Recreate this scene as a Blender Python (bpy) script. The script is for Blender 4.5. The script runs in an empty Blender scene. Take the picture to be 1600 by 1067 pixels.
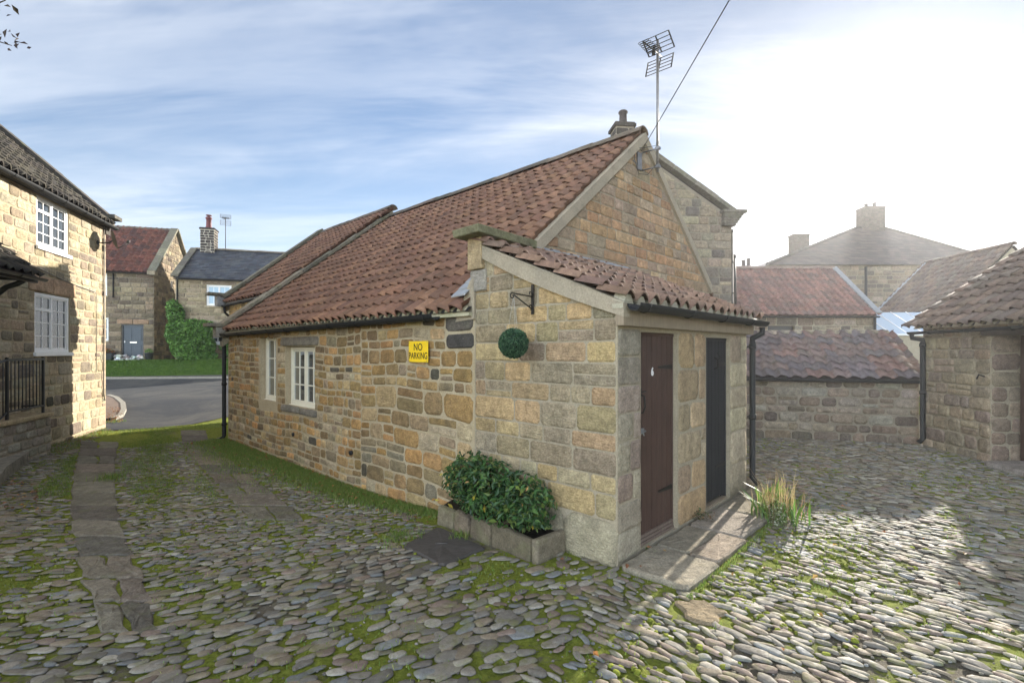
import bpy, math, random
import numpy as np
from mathutils import Vector, Matrix
random.seed(7); np.random.seed(7)
R = math.radians
SC = bpy.context.scene
# ------------------------------------------------------------------ camera
FPX, CX, HZ, EYE = 769.0, 800.0, 548.0, 1.70
cam_d = bpy.data.cameras.new('camera'); cam = bpy.data.objects.new('camera', cam_d)
SC.collection.objects.link(cam); SC.camera = cam
cam.location = (0, 0, EYE); cam.rotation_euler = (R(90), 0, 0)
cam_d.sensor_width = 36; cam_d.lens = FPX/1600*36; cam_d.shift_y = (HZ-533.5)/1600
cam_d.clip_start = .05; cam_d.clip_end = 3000
# ------------------------------------------------------------------ light
SUN = Vector(((1368-CX)/FPX, 1, (HZ-242)/FPX)).normalized()
sun_el = math.asin(SUN.z); sun_az = math.atan2(SUN.x, SUN.y)
sl = bpy.data.lights.new('sun', 'SUN'); so = bpy.data.objects.new('sun', sl); SC.collection.objects.link(so)
sl.energy = 5.0; sl.angle = R(.6); sl.color = (1, .93, .82)
so.rotation_euler = SUN.to_track_quat('Z', 'Y').to_euler(); so.location = (20, 30, 20)
SC.view_settings.view_transform = 'Standard'; SC.view_settings.look = 'None'
SC.view_settings.exposure = 1.42; SC.view_settings.gamma = 1
SC.cycles.use_denoising = True; SC.cycles.max_bounces = 8; SC.cycles.sample_clamp_indirect = 6
W = bpy.data.worlds.new('World'); SC.world = W; W.use_nodes = True
def world():
    nt = W.node_tree; n = nt.nodes; l = nt.links; n.clear()
    def N(t, **k):
        x = n.new(t)
        for a, b in k.items(): setattr(x, a, b)
        return x
    def math_(op, a, b=None, c=None, clamp=False):
        x = N('ShaderNodeMath', operation=op, use_clamp=clamp)
        for i, v in enumerate((a, b, c)):
            if v is None: continue
            if isinstance(v, (int, float)): x.inputs[i].default_value = v
            else: l.new(v, x.inputs[i])
        return x.outputs[0]
    sky = N('ShaderNodeTexSky', sky_type='NISHITA', sun_disc=False)
    sky.sun_elevation = sun_el; sky.sun_rotation = sun_az; sky.air_density = 1.0; sky.dust_density = .25; sky.ozone_density = 3.0
    tc = N('ShaderNodeTexCoord'); sep = N('ShaderNodeSeparateXYZ'); l.new(tc.outputs['Generated'], sep.inputs[0])
    zz = math_('ADD', math_('MAXIMUM', sep.outputs[2], 0.0), .12)
    px = math_('DIVIDE', sep.outputs[0], zz); py = math_('DIVIDE', sep.outputs[1], zz)
    cmb = N('ShaderNodeCombineXYZ'); l.new(px, cmb.inputs[0]); l.new(py, cmb.inputs[1])
    def cirrus(rot, sc, seed, lo, hi, det=6, rough=.62):
        mp = N('ShaderNodeMapping'); mp.inputs['Rotation'].default_value = (0, 0, R(rot)); mp.inputs['Scale'].default_value = sc
        mp.inputs['Location'].default_value = (seed, seed*.7, 0); l.new(cmb.outputs[0], mp.inputs[0])
        nz = N('ShaderNodeTexNoise'); nz.inputs['Scale'].default_value = 1; nz.inputs['Detail'].default_value = det
        nz.inputs['Roughness'].default_value = rough; nz.inputs['Distortion'].default_value = .6; l.new(mp.outputs[0], nz.inputs[0])
        mr = N('ShaderNodeMapRange', interpolation_type='SMOOTHSTEP'); mr.inputs['From Min'].default_value = lo; mr.inputs['From Max'].default_value = hi
        l.new(nz.outputs[0], mr.inputs[0]); return mr.outputs[0]
    a = cirrus(-28, (.30, 1.5, 1), 3.1, .40, .60)
    b = cirrus(35, (.40, 1.3, 1), 8.4, .44, .7)
    c = cirrus(-10, (1.2, 3.0, 1), 1.7, .25, .85, 5, .6)
    broad = cirrus(20, (.28, .4, 1), 5.2, .38, .66, 3)
    m = math_('MULTIPLY', math_('ADD', math_('MULTIPLY', a, .55), math_('MULTIPLY', b, .5)), math_('ADD', math_('MULTIPLY', c, .35), .65))
    m = math_('MULTIPLY', m, math_('ADD', math_('MULTIPLY', broad, .7), .35), clamp=True)
    # thin cloud thickens to the horizon and around the sun
    hor = math_('POWER', math_('SUBTRACT', 1.0, math_('MAXIMUM', sep.outputs[2], 0.0), clamp=True), 7.0)
    dt = N('ShaderNodeVectorMath', operation='DOT_PRODUCT'); nv = N('ShaderNodeVectorMath', operation='NORMALIZE'); l.new(tc.outputs['Generated'], nv.inputs[0])
    l.new(nv.outputs[0], dt.inputs[0]); dt.inputs[1].default_value = SUN
    d = math_('MAXIMUM', dt.outputs['Value'], 0.0)
    g1 = math_('POWER', d, 8.0); g2 = math_('POWER', d, 30.0); g3 = math_('POWER', d, 200.0)
    m = math_('ADD', m, math_('ADD', math_('MULTIPLY', hor, .85), math_('MULTIPLY', g1, .12)), clamp=True)
    m = math_('ADD', math_('MULTIPLY', m, .95), .02, clamp=True)
    zc = N('ShaderNodeMapRange', interpolation_type='SMOOTHSTEP'); zc.inputs['From Min'].default_value = .60; zc.inputs['From Max'].default_value = .85; l.new(sep.outputs[2], zc.inputs[0])  # unseen cloud overhead, added to make the light on the ground less blue
    m = math_('ADD', m, math_('MULTIPLY', zc.outputs[0], .8), clamp=True)
    dim = math_('SUBTRACT', 1.0, math_('MULTIPLY', math_('POWER', d, 4.0), .50))
    cl = N('ShaderNodeMix', data_type='RGBA'); cl.inputs['A'].default_value = (6.5, 6.7, 7.0, 1); cl.inputs['B'].default_value = (6.6, 6.6, 6.5, 1)
    l.new(g1, cl.inputs['Factor'])
    sk = N('ShaderNodeVectorMath', operation='SCALE'); l.new(sky.outputs[0], sk.inputs[0]); l.new(dim, sk.inputs['Scale'])
    cw = N('ShaderNodeMix', data_type='RGBA'); l.new(zc.outputs[0], cw.inputs['Factor']); l.new(cl.outputs['Result'], cw.inputs['A']); cw.inputs['B'].default_value = (3.3, 3.1, 2.7, 1)
    mx = N('ShaderNodeMix', data_type='RGBA'); l.new(m, mx.inputs['Factor']); l.new(sk.outputs[0], mx.inputs['A']); l.new(cw.outputs['Result'], mx.inputs['B'])
    gl = math_('ADD', math_('MULTIPLY', g2, .9), math_('MULTIPLY', g3, 7.0))
    gc = N('ShaderNodeVectorMath', operation='SCALE'); gc.inputs[0].default_value = (1.0, .97, .90); l.new(gl, gc.inputs['Scale'])
    ad = N('ShaderNodeVectorMath', operation='ADD'); l.new(mx.outputs['Result'], ad.inputs[0]); l.new(gc.outputs[0], ad.inputs[1])
    back = math_('ADD', math_('MULTIPLY', math_('MAXIMUM', math_('MULTIPLY', dt.outputs['Value'], -1.0), 0.0), 5.6), 1.0)  # unseen sky behind the camera brightened as added fill on shaded walls
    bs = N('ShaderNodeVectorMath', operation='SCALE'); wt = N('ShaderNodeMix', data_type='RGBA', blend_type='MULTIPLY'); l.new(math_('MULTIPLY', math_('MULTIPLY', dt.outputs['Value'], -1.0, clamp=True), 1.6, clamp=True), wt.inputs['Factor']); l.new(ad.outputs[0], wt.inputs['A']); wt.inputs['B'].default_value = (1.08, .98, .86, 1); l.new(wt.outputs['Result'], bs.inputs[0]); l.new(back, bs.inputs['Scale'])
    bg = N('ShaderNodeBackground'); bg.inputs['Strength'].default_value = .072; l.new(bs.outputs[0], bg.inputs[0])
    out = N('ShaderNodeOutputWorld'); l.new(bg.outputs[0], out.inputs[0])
world()
# ------------------------------------------------------------------ materials
class Mat:
    def __init__(s, name, rough=.85, spec=.3):
        s.m = bpy.data.materials.new(name); s.m.use_nodes = True; s.nt = s.m.node_tree; s.b = s.nt.nodes['Principled BSDF']
        s.b.inputs['Roughness'].default_value = rough; s.b.inputs['Specular IOR Level'].default_value = spec
        s.tc = s.nt.nodes.new('ShaderNodeTexCoord')
    def noise(s, scale, detail=5, rough=.6, dist=0, stretch=None, coord='Object'):
        n = s.nt.nodes.new('ShaderNodeTexNoise'); n.inputs['Scale'].default_value = scale; n.inputs['Detail'].default_value = detail
        n.inputs['Roughness'].default_value = rough; n.inputs['Distortion'].default_value = dist
        src = s.tc.outputs[coord]
        if stretch:
            mp = s.nt.nodes.new('ShaderNodeMapping'); mp.inputs['Scale'].default_value = stretch; s.nt.links.new(src, mp.inputs[0]); src = mp.outputs[0]
        s.nt.links.new(src, n.inputs[0]); return n.outputs[0]
    def ramp(s, v, lo, hi, a=0., b=1.):
        r = s.nt.nodes.new('ShaderNodeMapRange'); s.nt.links.new(v, r.inputs[0])
        for k, x in zip(('From Min', 'From Max', 'To Min', 'To Max'), (lo, hi, a, b)): r.inputs[k].default_value = x
        return r.outputs[0]
    def mix(s, f, a, b, mode='MIX'):
        x = s.nt.nodes.new('ShaderNodeMix'); x.data_type = 'RGBA'; x.blend_type = mode
        for k, v in (('Factor', f), ('A', a), ('B', b)):
            if isinstance(v, (int, float)): x.inputs[k].default_value = v
            elif isinstance(v, tuple): x.inputs[k].default_value = (*v, 1) if len(v) == 3 else v
            else: s.nt.links.new(v, x.inputs[k])
        return x.outputs['Result']
    def math(s, op, a, b):
        x = s.nt.nodes.new('ShaderNodeMath'); x.operation = op
        for i, v in enumerate((a, b)):
            if isinstance(v, (int, float)): x.inputs[i].default_value = v
            else: s.nt.links.new(v, x.inputs[i])
        return x.outputs[0]
    def attr(s, n='Col'):
        a = s.nt.nodes.new('ShaderNodeAttribute'); a.attribute_name = n; return a.outputs['Color']
    def col(s, v):
        if isinstance(v, tuple): s.b.inputs['Base Color'].default_value = (*v, 1)
        else: s.nt.links.new(v, s.b.inputs['Base Color'])
        return s
    def bump(s, h, st=.5, dist=.01):
        b = s.nt.nodes.new('ShaderNodeBump'); b.inputs['Strength'].default_value = st; b.inputs['Distance'].default_value = dist
        s.nt.links.new(h, b.inputs['Height']); s.nt.links.new(b.outputs[0], s.b.inputs['Normal']); return s
def gray3(s, v):   # value -> gray colour
    c = s.nt.nodes.new('ShaderNodeCombineColor')
    for i in range(3): s.nt.links.new(v, c.inputs[i])
    return c.outputs[0]
def vary(s, base, scale, amt, detail=6):
    f = s.ramp(s.noise(scale, detail, .65), .25, .75, 1-amt, 1+amt); return s.mix(1.0, base, gray3(s, f), 'MULTIPLY')
def stone_mat(name, soot=.5, green=.15, tool=True):
    s = Mat(name, .9, .2); c = s.attr(); c = vary(s, c, 4, .22); c = vary(s, c, 13, .34); c = vary(s, c, 70, .34, 3)
    c = s.mix(s.ramp(s.noise(3.1, 6, .7), .50, .72, 0, soot), c, (.07, .062, .052))
    c = s.mix(s.ramp(s.noise(5.3, 5, .6, .4), .52, .7, 0, green), c, (.15, .16, .075))
    c = s.mix(s.ramp(s.noise(26, 5, .7), .64, .74, 0, .35), c, (.42, .40, .34))
    s.col(c); h = s.math('ADD', s.noise(34, 8, .72), s.math('MULTIPLY', s.noise(9, 4, .6), 1.3))
    if tool: h = s.math('ADD', h, s.math('MULTIPLY', s.noise(22, 3, .5, 0, (1, 1, 3.2)), .8))
    s.bump(h, .9, .022); return s.m
def mortar_mat(name, col, col2):
    s = Mat(name, .95, .15); c = s.mix(s.ramp(s.noise(2.2, 6, .7), .35, .65), col, col2); c = vary(s, c, 60, .25, 4)
    c = s.mix(s.ramp(s.noise(7, 6, .7), .55, .75, 0, .5), c, (.14, .12, .09))
    s.col(c); s.bump(s.noise(90, 6, .75), .7, .008); return s.m
def tile_mat(name, moss=.25, rough=.75):
    s = Mat(name, rough, .25); c = s.attr(); c = vary(s, c, 1.3, .2); c = vary(s, c, 14, .3); c = vary(s, c, 90, .25, 3)
    c = s.mix(s.ramp(s.noise(5, 7, .7, 0, (1, .25, 1)), .5, .7, 0, .45), c, (.07, .05, .045))
    c = s.mix(s.ramp(s.noise(6, 6, .7), .55, .75, 0, moss), c, (.10, .105, .055)); c = s.mix(s.ramp(s.noise(40, 4, .7), .66, .74, 0, .4), c, (.30, .29, .24))
    s.col(c); s.bump(s.noise(60, 6, .7), .5, .006); return s.m
def plain(name, col, rough=.6, spec=.4, metal=0., var=.12, sc=18, bump=.25, bs=50, dist=.004):
    s = Mat(name, rough, spec); s.b.inputs['Metallic'].default_value = metal
    c = vary(s, s.mix(0.0, col, col), sc, var); s.col(c); s.bump(s.noise(bs, 6, .7), bump, dist); return s.m
def leaf_mat(name, tr=.25, rough=.45):
    s = Mat(name, rough, .4); s.col(vary(s, s.attr(), 30, .2, 3)); s.b.inputs['Subsurface Weight'].default_value = 0
    nt = s.nt; t = nt.nodes.new('ShaderNodeBsdfTranslucent'); nt.links.new(s.attr(), t.inputs[0]); mx = nt.nodes.new('ShaderNodeMixShader'); mx.inputs[0].default_value = tr
    nt.links.new(s.b.outputs[0], mx.inputs[1]); nt.links.new(t.outputs[0], mx.inputs[2]); nt.links.new(mx.outputs[0], nt.nodes['Material Output'].inputs[0]); return s.m
STONE = stone_mat('sandstone'); STONE_CUT = stone_mat('cut_sandstone', .34, .14); STONE_FAR = stone_mat('weathered_sandstone', .5, .1)
MORTAR = mortar_mat('lime_mortar', (.36, .295, .19), (.43, .36, .25)); MORTAR_G = mortar_mat('grey_mortar', (.29, .25, .18), (.36, .31, .23))
PLASTER = mortar_mat('verge_mortar', (.38, .32, .24), (.30, .26, .20)); MORTAR_D = mortar_mat('dark_mortar', (.21, .18, .135), (.27, .23, .175))
TILE = tile_mat('clay_pantile'); TILE_OLD = tile_mat('weathered_pantile', .5); SLATE = tile_mat('slate', .1, .5)
COPING = stone_mat('coping_stone', .5, .5, False)
BLACK = plain('black_paint', (.012, .013, .014), .35, .5, bump=.1); IRON = plain('wrought_iron', (.02, .018, .016), .55, .4, .3)
PVC = plain('gutter_plastic', (.014, .015, .016), .6, .25, bump=.08); CREAM = plain('cream_paint', (.72, .68, .56), .5, .4, var=.06, bump=.1)
WHITE = plain('white_paint', (.80, .80, .80), .4, .45, var=.05, bump=.08); LEAD = plain('lead_flashing', (.36, .38, .41), .45, .5, .6, .2)
STEEL = plain('weathered_steel', (.20, .19, .185), .45, .5, .7, .25); SOIL = plain('soil', (.025, .02, .015), .95, .1, var=.4, bump=1, bs=35, dist=.03)
TERRA = plain('terracotta_pot', (.16, .07, .05), .8, .2, var=.3); DARKPOT = plain('sooty_pot', (.05, .04, .038), .8, .2, var=.3)
YELLOW = plain('yellow_enamel', (.82, .55, .02), .45, .4, var=.1, sc=9, bump=.1); INK = plain('sign_black', (.01, .01, .01), .5, .4)
WOODD = None
def wood(name, col, col2):
    s = Mat(name, .6, .3); n = s.noise(9, 8, .7, .5, (6, 6, .35)); c = s.mix(s.ramp(n, .3, .7), col, col2); c = vary(s, c, 4, .2)
    c = s.mix(s.ramp(s.noise(30, 5, .75, 0, (3, 3, .4)), .66, .76, 0, .5), c, (.16, .11, .08)); s.col(c); s.bump(n, .5, .006); return s.m
BROWN_WOOD = wood('brown_stained_boards', (.052, .030, .024), (.085, .050, .038)); BLACK_WOOD = wood('black_stained_boards', (.013, .014, .017), (.024, .025, .028))
BLUE_DOOR = plain('slate_blue_paint', (.055, .075, .10), .4, .4); TIMBER = wood('weathered_timber', (.20, .155, .11), (.30, .24, .17))
def glass_mat(name, dark=(.02, .024, .028), tint=(.9, .95, 1)):
    s = Mat(name, .03, .9); s.b.inputs['Specular Tint'].default_value = (*tint, 1); s.b.inputs['IOR'].default_value = 1.42; s.col(s.mix(s.ramp(s.noise(1.6, 2), .45, .55), dark, tuple(x*2.2 for x in dark)))
    s.bump(s.noise(2.2, 2), .25, .01); return s.m
GLASS = glass_mat('window_glass'); GLASS_MIR = glass_mat('reflective_glass', (.03, .035, .04)); GLASS_MIR.node_tree.nodes['Principled BSDF'].inputs['IOR'].default_value = 3.2
BLIND = plain('pale_blue_blind', (.34, .50, .62), .3, .6, var=.05, bump=.02)
CONS = plain('conservatory_glazing', (.42, .50, .60), .2, .6, var=.05, bump=.02)
LEAF = leaf_mat('leaf'); GRASSM = leaf_mat('grass_blade', .35, .6); BARK = plain('bark', (.07, .05, .035), .9, .2, var=.4, bump=.8, bs=30, dist=.02)
ROCKM = plain('painted_rock', (.5, .5, .48), .8, .2, var=.5, sc=12, bump=.6)
SLABM = stone_mat('paving_slab', .25, .12, False); SLABM.node_tree.nodes['Principled BSDF'].inputs['Specular IOR Level'].default_value = .05; TRACK = stone_mat('worn_flag', .4, .5, False)
def cobble_mat():
    s = Mat('cobble', .7, .2); c = s.attr(); c = vary(s, c, 35, .25); c = vary(s, c, 160, .2, 3)
    c = s.mix(s.ramp(s.noise(8, 6, .7), .50, .66, 0, .6), c, (.15, .16, .04)); c = s.mix(s.ramp(s.noise(12, 5, .7), .55, .68, 0, .45), c, (.08, .073, .055))
    s.nt.links.new(s.ramp(s.noise(25, 4), .3, .7, .6, .95), s.b.inputs['Roughness']); s.col(c); s.bump(s.noise(70, 6, .7), .6, .005); return s.m
def yard_mat():
    s = Mat('mossy_grit', .95, .15); grit = s.mix(s.ramp(s.noise(140, 4, .8), .3, .7), (.09, .08, .06), (.27, .24, .19))
    moss = s.mix(s.ramp(s.noise(30, 5, .7), .3, .7), (.10, .13, .018), (.30, .34, .055))
    k = s.math('ADD', s.math('MULTIPLY', s.noise(9, 7, .75, .3), 1.1), s.math('MULTIPLY', s.attr(), .75))
    c = s.mix(s.ramp(k, .68, .84), grit, moss); c = s.mix(s.ramp(s.noise(2.3, 5, .65), .6, .72, 0, .35), c, (.07, .06, .04)); s.col(c)
    s.bump(s.math('ADD', s.noise(110, 6, .8), s.math('MULTIPLY', s.noise(20, 5, .7), 1.4)), 1., .02); return s.m
COBBLE = cobble_mat(); YARD = yard_mat()
def asphalt():
    s = Mat('asphalt', .85, .25); c = s.mix(s.ramp(s.noise(.35, 7, .75, 1.0), .42, .6), (.040, .043, .050), (.085, .083, .08)); c = vary(s, c, 120, .45, 3)
    s.col(c); s.bump(s.noise(150, 4, .7), .6, .006); return s.m
ASPH = asphalt(); KERB = plain('kerb_stone', (.30, .28, .24), .9, .2, var=.3)
def grassground():
    s = Mat('turf', .95, .1); c = s.mix(s.ramp(s.noise(3, 6, .7), .35, .65), (.045, .095, .014), (.085, .15, .022)); c = vary(s, c, 60, .4, 4); s.col(c); s.bump(s.noise(60, 6, .8), 1, .03); return s.m
TURF = grassground()
# ------------------------------------------------------------------ mesh accumulator
V3 = lambda *a: np.array(a, float)
class MB:
    def __init__(s): s.v = []; s.c = []; s.f = []; s.mi = []; s.n = 0; s.sm = []
    def raw(s, verts, faces, col=(.5, .5, .5), mi=0, smooth=False):
        verts = np.asarray(verts, float).reshape(-1, 3); o = s.n; s.v.append(verts); s.n += len(verts)
        col = np.asarray(col, float)
        s.c.append(np.tile(col, (len(verts), 1)) if col.ndim == 1 else col)
        for f in faces: s.f.append([i+o for i in f]); s.mi.append(mi); s.sm.append(smooth)
    def box(s, lo, hi, col=(.5, .5, .5), mi=0, F=None):
        x0, y0, z0 = lo; x1, y1, z1 = hi
        p = [(x0, y0, z0), (x1, y0, z0), (x1, y1, z0), (x0, y1, z0), (x0, y0, z1), (x1, y0, z1), (x1, y1, z1), (x0, y1, z1)]
        p = np.array(p, float)
        if F is not None: p = F(p)
        s.raw(p, [(0, 3, 2, 1), (4, 5, 6, 7), (0, 1, 5, 4), (1, 2, 6, 5), (2, 3, 7, 6), (3, 0, 4, 7)], col, mi)
    def hexa(s, p, col=(.5, .5, .5), mi=0):      # 8 corners, bottom 4 then top 4
        s.raw(p, [(0, 3, 2, 1), (4, 5, 6, 7), (0, 1, 5, 4), (1, 2, 6, 5), (2, 3, 7, 6), (3, 0, 4, 7)], col, mi)
    def prism(s, poly, d, col=(.5, .5, .5), mi=0):   # polygon extruded by vector d
        a = np.array(poly, float); n = len(a); b = a+np.array(d, float)
        s.raw(np.vstack([a, b]), [tuple(range(n))[::-1], tuple(range(n, 2*n))]+[(i, (i+1) % n, n+(i+1) % n, n+i) for i in range(n)], col, mi)
    def tube(s, pts, r, seg=8, col=(.5, .5, .5), mi=0, cap=True, half=False):
        pts = [np.array(p, float) for p in pts]; rs = r if hasattr(r, '__len__') else [r]*len(pts); vs = []; prev = None
        for i, p in enumerate(pts):
            t = pts[min(i+1, len(pts)-1)]-pts[max(i-1, 0)]; t /= (np.linalg.norm(t)+1e-9)
            if prev is None:
                a = np.array((0, 0, 1.)) if abs(t[2]) < .9 else np.array((1., 0, 0))
            else: a = prev
            x = np.cross(t, a); x /= np.linalg.norm(x)+1e-9; y = np.cross(x, t); prev = y
            for k in range(seg):
                an = 2*math.pi*k/seg; vs.append(p+rs[i]*(x*math.cos(an)+y*math.sin(an)))
        f = []
        for i in range(len(pts)-1):
            for k in range(seg): f.append((i*seg+k, i*seg+(k+1) % seg, (i+1)*seg+(k+1) % seg, (i+1)*seg+k))
        if cap: f.append(tuple(range(seg))[::-1]); f.append(tuple((len(pts)-1)*seg+k for k in range(seg)))
        s.raw(vs, f, col, mi, True)
    def lathe(s, c, prof, seg=16, col=(.5, .5, .5), mi=0):
        vs = []; f = []
        for (r, z) in prof:
            for k in range(seg): a = 2*math.pi*k/seg; vs.append((c[0]+r*math.cos(a), c[1]+r*math.sin(a), c[2]+z))
        for i in range(len(prof)-1):
            for k in range(seg): f.append((i*seg+k, i*seg+(k+1) % seg, (i+1)*seg+(k+1) % seg, (i+1)*seg+k))
        f.append(tuple((len(prof)-1)*seg+k for k in range(seg))); s.raw(vs, f, col, mi, True)
    def build(s, name, mats, parent=None, bevel=0, **props):
        me = bpy.data.meshes.new(name); v = np.vstack(s.v); me.from_pydata(v.tolist(), [], s.f)
        if not isinstance(mats, (list, tuple)): mats = [mats]
        for m in mats: me.materials.append(m)
        me.polygons.foreach_set('material_index', s.mi); me.polygons.foreach_set('use_smooth', s.sm)
        ca = me.color_attributes.new('Col', 'FLOAT_COLOR', 'POINT'); c = np.vstack(s.c); c = np.clip(c, 0, 1)
        ca.data.foreach_set('color', np.hstack([c, np.ones((len(c), 1))]).ravel()); me.update()
        o = bpy.data.objects.new(name, me); SC.collection.objects.link(o)
        if parent: o.parent = parent
        if bevel:
            b = o.modifiers.new('bevel', 'BEVEL'); b.width = bevel; b.segments = 2; b.limit_method = 'ANGLE'; b.angle_limit = R(40)
        for k, x in props.items(): o[k] = x
        return o
def tag(o, label, cat, group=None):
    o['label'] = label; o['category'] = cat
    if group: o['group'] = group
    return o
def thing(name, loc, rz, label, cat, group=None):
    o = bpy.data.objects.new(name, None); SC.collection.objects.link(o); o.location = loc; o.rotation_euler = (0, 0, rz); o.empty_display_size = .2
    return tag(o, label, cat, group)
def jit(c, a=.12):
    k = 1+random.uniform(-a, a); return tuple(min(1, max(0, x*k*(1+random.uniform(-a*.25, a*.25)))) for x in c)
# ------------------------------------------------------------------ stone walls
P_COT = [(.31, .22, .105), (.26, .175, .08), (.22, .155, .08), (.36, .27, .15), (.18, .13, .075), (.29, .22, .13), (.27, .175, .075), (.23, .185, .125), (.34, .29, .20), (.38, .23, .105)]
P_CUT = [(.33, .26, .16), (.30, .24, .15), (.33, .245, .14), (.28, .235, .165), (.36, .27, .155), (.30, .22, .14), (.27, .23, .17), (.24, .20, .15)]
P_GAB = [(.38, .235, .135), (.42, .26, .145), (.35, .245, .155), (.33, .25, .175), (.43, .28, .165), (.38, .29, .20)]
P_QUO = [(.31, .27, .21), (.29, .25, .20), (.30, .24, .19), (.33, .29, .22)]
P_LB = [(.40, .33, .225), (.35, .28, .185), (.43, .365, .26), (.30, .24, .165), (.39, .34, .245), (.22, .18, .135)]
P_FAR = [(.27, .215, .145), (.23, .185, .125), (.19, .15, .105), (.31, .25, .17), (.15, .12, .09)]
P_YARD = [(.20, .155, .11), (.23, .18, .13), (.165, .13, .10), (.26, .215, .165), (.18, .135, .10), (.13, .105, .085)]
P_COT = [(r*1.14, g*1.10, b*1.04) for r, g, b in P_COT]; P_CUT = [(r*1.13, g*1.10, b*1.03) for r, g, b in P_CUT]
def clip(poly, p, n):     # keep the side where (q-p).n <= 0
    out = []; L = len(poly)
    for i in range(L):
        a, b = poly[i], poly[(i+1) % L]; da = (a[0]-p[0])*n[0]+(a[1]-p[1])*n[1]; db = (b[0]-p[0])*n[0]+(b[1]-p[1])*n[1]
        if da <= 0: out.append(a)
        if (da < 0 < db) or (db < 0 < da): t = da/(da-db); out.append((a[0]+t*(b[0]-a[0]), a[1]+t*(b[1]-a[1])))
    return out
def stone(mb, F, a0, a1, b0, b1, col, rnd, depth, clips=(), mi=0, fine=True):
    """one stone: irregular rounded outline with a swelling face; F maps (a, b, out) to 3-D"""
    w, h = a1-a0, b1-b0; cr = min(w, h)*(.07+.20*rnd); pts = []
    def j(m): return random.uniform(-1, 1)*m*rnd
    ns = 3 if fine else 1; nt_ = 2 if fine else 1
    jt = min(w, h)*.09
    cs = [(a0+j(jt), b0+j(jt)), (a1+j(jt), b0+j(jt)), (a1+j(jt), b1+j(jt)), (a0+j(jt), b1+j(jt))]
    for q in range(4):
        p, n_ = cs[q], cs[(q+1) % 4]; L = math.hypot(n_[0]-p[0], n_[1]-p[1])+1e-6; k = min(.45, cr/L); m = ns if q % 2 == 0 else nt_
        for t in np.linspace(k, 1-k, m+1):
            bow = jt*.5*rnd*math.sin(math.pi*t); nx, ny = (n_[1]-p[1])/L, -(n_[0]-p[0])/L; e = j(jt*.35)
            pts.append((p[0]+(n_[0]-p[0])*t+nx*(bow*.5+e), p[1]+(n_[1]-p[1])*t+ny*(bow*.5+e)))
    for (cp, cn) in clips:
        pts = clip(pts, cp, cn)
        if len(pts) < 3: return
    P = np.array(pts); c = P.mean(0); n = len(P); x = 0.5*abs(sum(P[i][0]*P[(i+1) % n][1]-P[(i+1) % n][0]*P[i][1] for i in range(n)))
    if x < .0006: return
    col = np.array(col); rings = []
    edge = .005+.007*rnd
    D = P-c; ln = np.linalg.norm(D, axis=1, keepdims=True)+1e-9
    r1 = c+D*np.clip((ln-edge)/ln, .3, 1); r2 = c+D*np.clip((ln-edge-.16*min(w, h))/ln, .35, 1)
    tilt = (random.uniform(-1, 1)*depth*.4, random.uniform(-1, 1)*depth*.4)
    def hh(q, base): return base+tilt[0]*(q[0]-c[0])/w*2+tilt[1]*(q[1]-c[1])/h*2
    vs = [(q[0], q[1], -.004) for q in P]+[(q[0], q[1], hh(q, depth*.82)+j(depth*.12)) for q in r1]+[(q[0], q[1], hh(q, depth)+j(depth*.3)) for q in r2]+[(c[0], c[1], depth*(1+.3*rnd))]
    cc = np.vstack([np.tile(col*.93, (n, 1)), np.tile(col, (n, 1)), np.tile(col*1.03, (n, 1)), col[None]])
    f = []
    for i in range(n):
        k = (i+1) % n
        f += [(i, k, n+k, n+i), (n+i, n+k, 2*n+k, 2*n+i), (2*n+i, 2*n+k, 3*n)]
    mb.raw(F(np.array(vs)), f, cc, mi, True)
def stone_field(mb, F, A0, A1, B0, B1, ch, sl, pal, gap, rnd, depth, holes=(), breaks=(), clips=(), fine=True, mi=0, dark=0, split=.12):
    """courses of stones over a rectangle; holes = (a0, a1, b0, b1) left open"""
    bs = sorted(set([B0, B1]+[b for b in breaks if B0 < b < B1])); levels = []
    for i in range(len(bs)-1):
        h = bs[i+1]-bs[i]; n = max(1, round(h/((ch[0]+ch[1])/2))); ws = np.random.uniform(ch[0], ch[1], n); ws = ws/ws.sum()*h; z = bs[i]
        for w in ws: levels.append((z, z+w)); z += w
    for (z0, z1) in levels:
        sp = [(A0, A1)]; zm = (z0+z1)/2
        for (h0, h1, g0, g1) in holes:
            if g0 < zm < g1:
                ns = []
                for (p, q) in sp:
                    if h1 <= p or h0 >= q: ns.append((p, q))
                    else:
                        if h0 > p: ns.append((p, h0))
                        if h1 < q: ns.append((h1, q))
                sp = ns
        for (p, q) in sp:
            if q-p < .05: continue
            x = p
            while x < q-1e-4:
                w = random.uniform(*sl)*(.55+.45*(z1-z0)/ch[1])
                if q-(x+w) < sl[0]*.6: w = q-x
                c = jit(random.choice(pal), .16)
                if dark and random.random() < dark*.5: c = jit((.10, .083, .062), .3)
                g = gap/2
                if z1-z0 > .15 and random.random() < split and w < sl[1]:
                    zc = z0+(z1-z0)*random.uniform(.4, .6)
                    stone(mb, F, x+g, x+w-g, z0+g, zc-g, c, rnd, depth, clips, mi, fine); stone(mb, F, x+g, x+w-g, zc+g, z1-g, jit(random.choice(pal), .16), rnd, depth, clips, mi, fine)
                else: stone(mb, F, x+g, x+w-g, z0+g, z1-g, c, rnd, depth*random.uniform(.6, 1.3), clips, mi, fine)
                x += w
def frame_fn(O, A, N):      # wall frame: a along A, b up, out along N
    O, A, N = [np.array(x, float) for x in (O, A, N)]
    return lambda p: O+p[:, :1]*A+p[:, 1:2]*np.array((0, 0, 1.))+p[:, 2:3]*N
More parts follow.
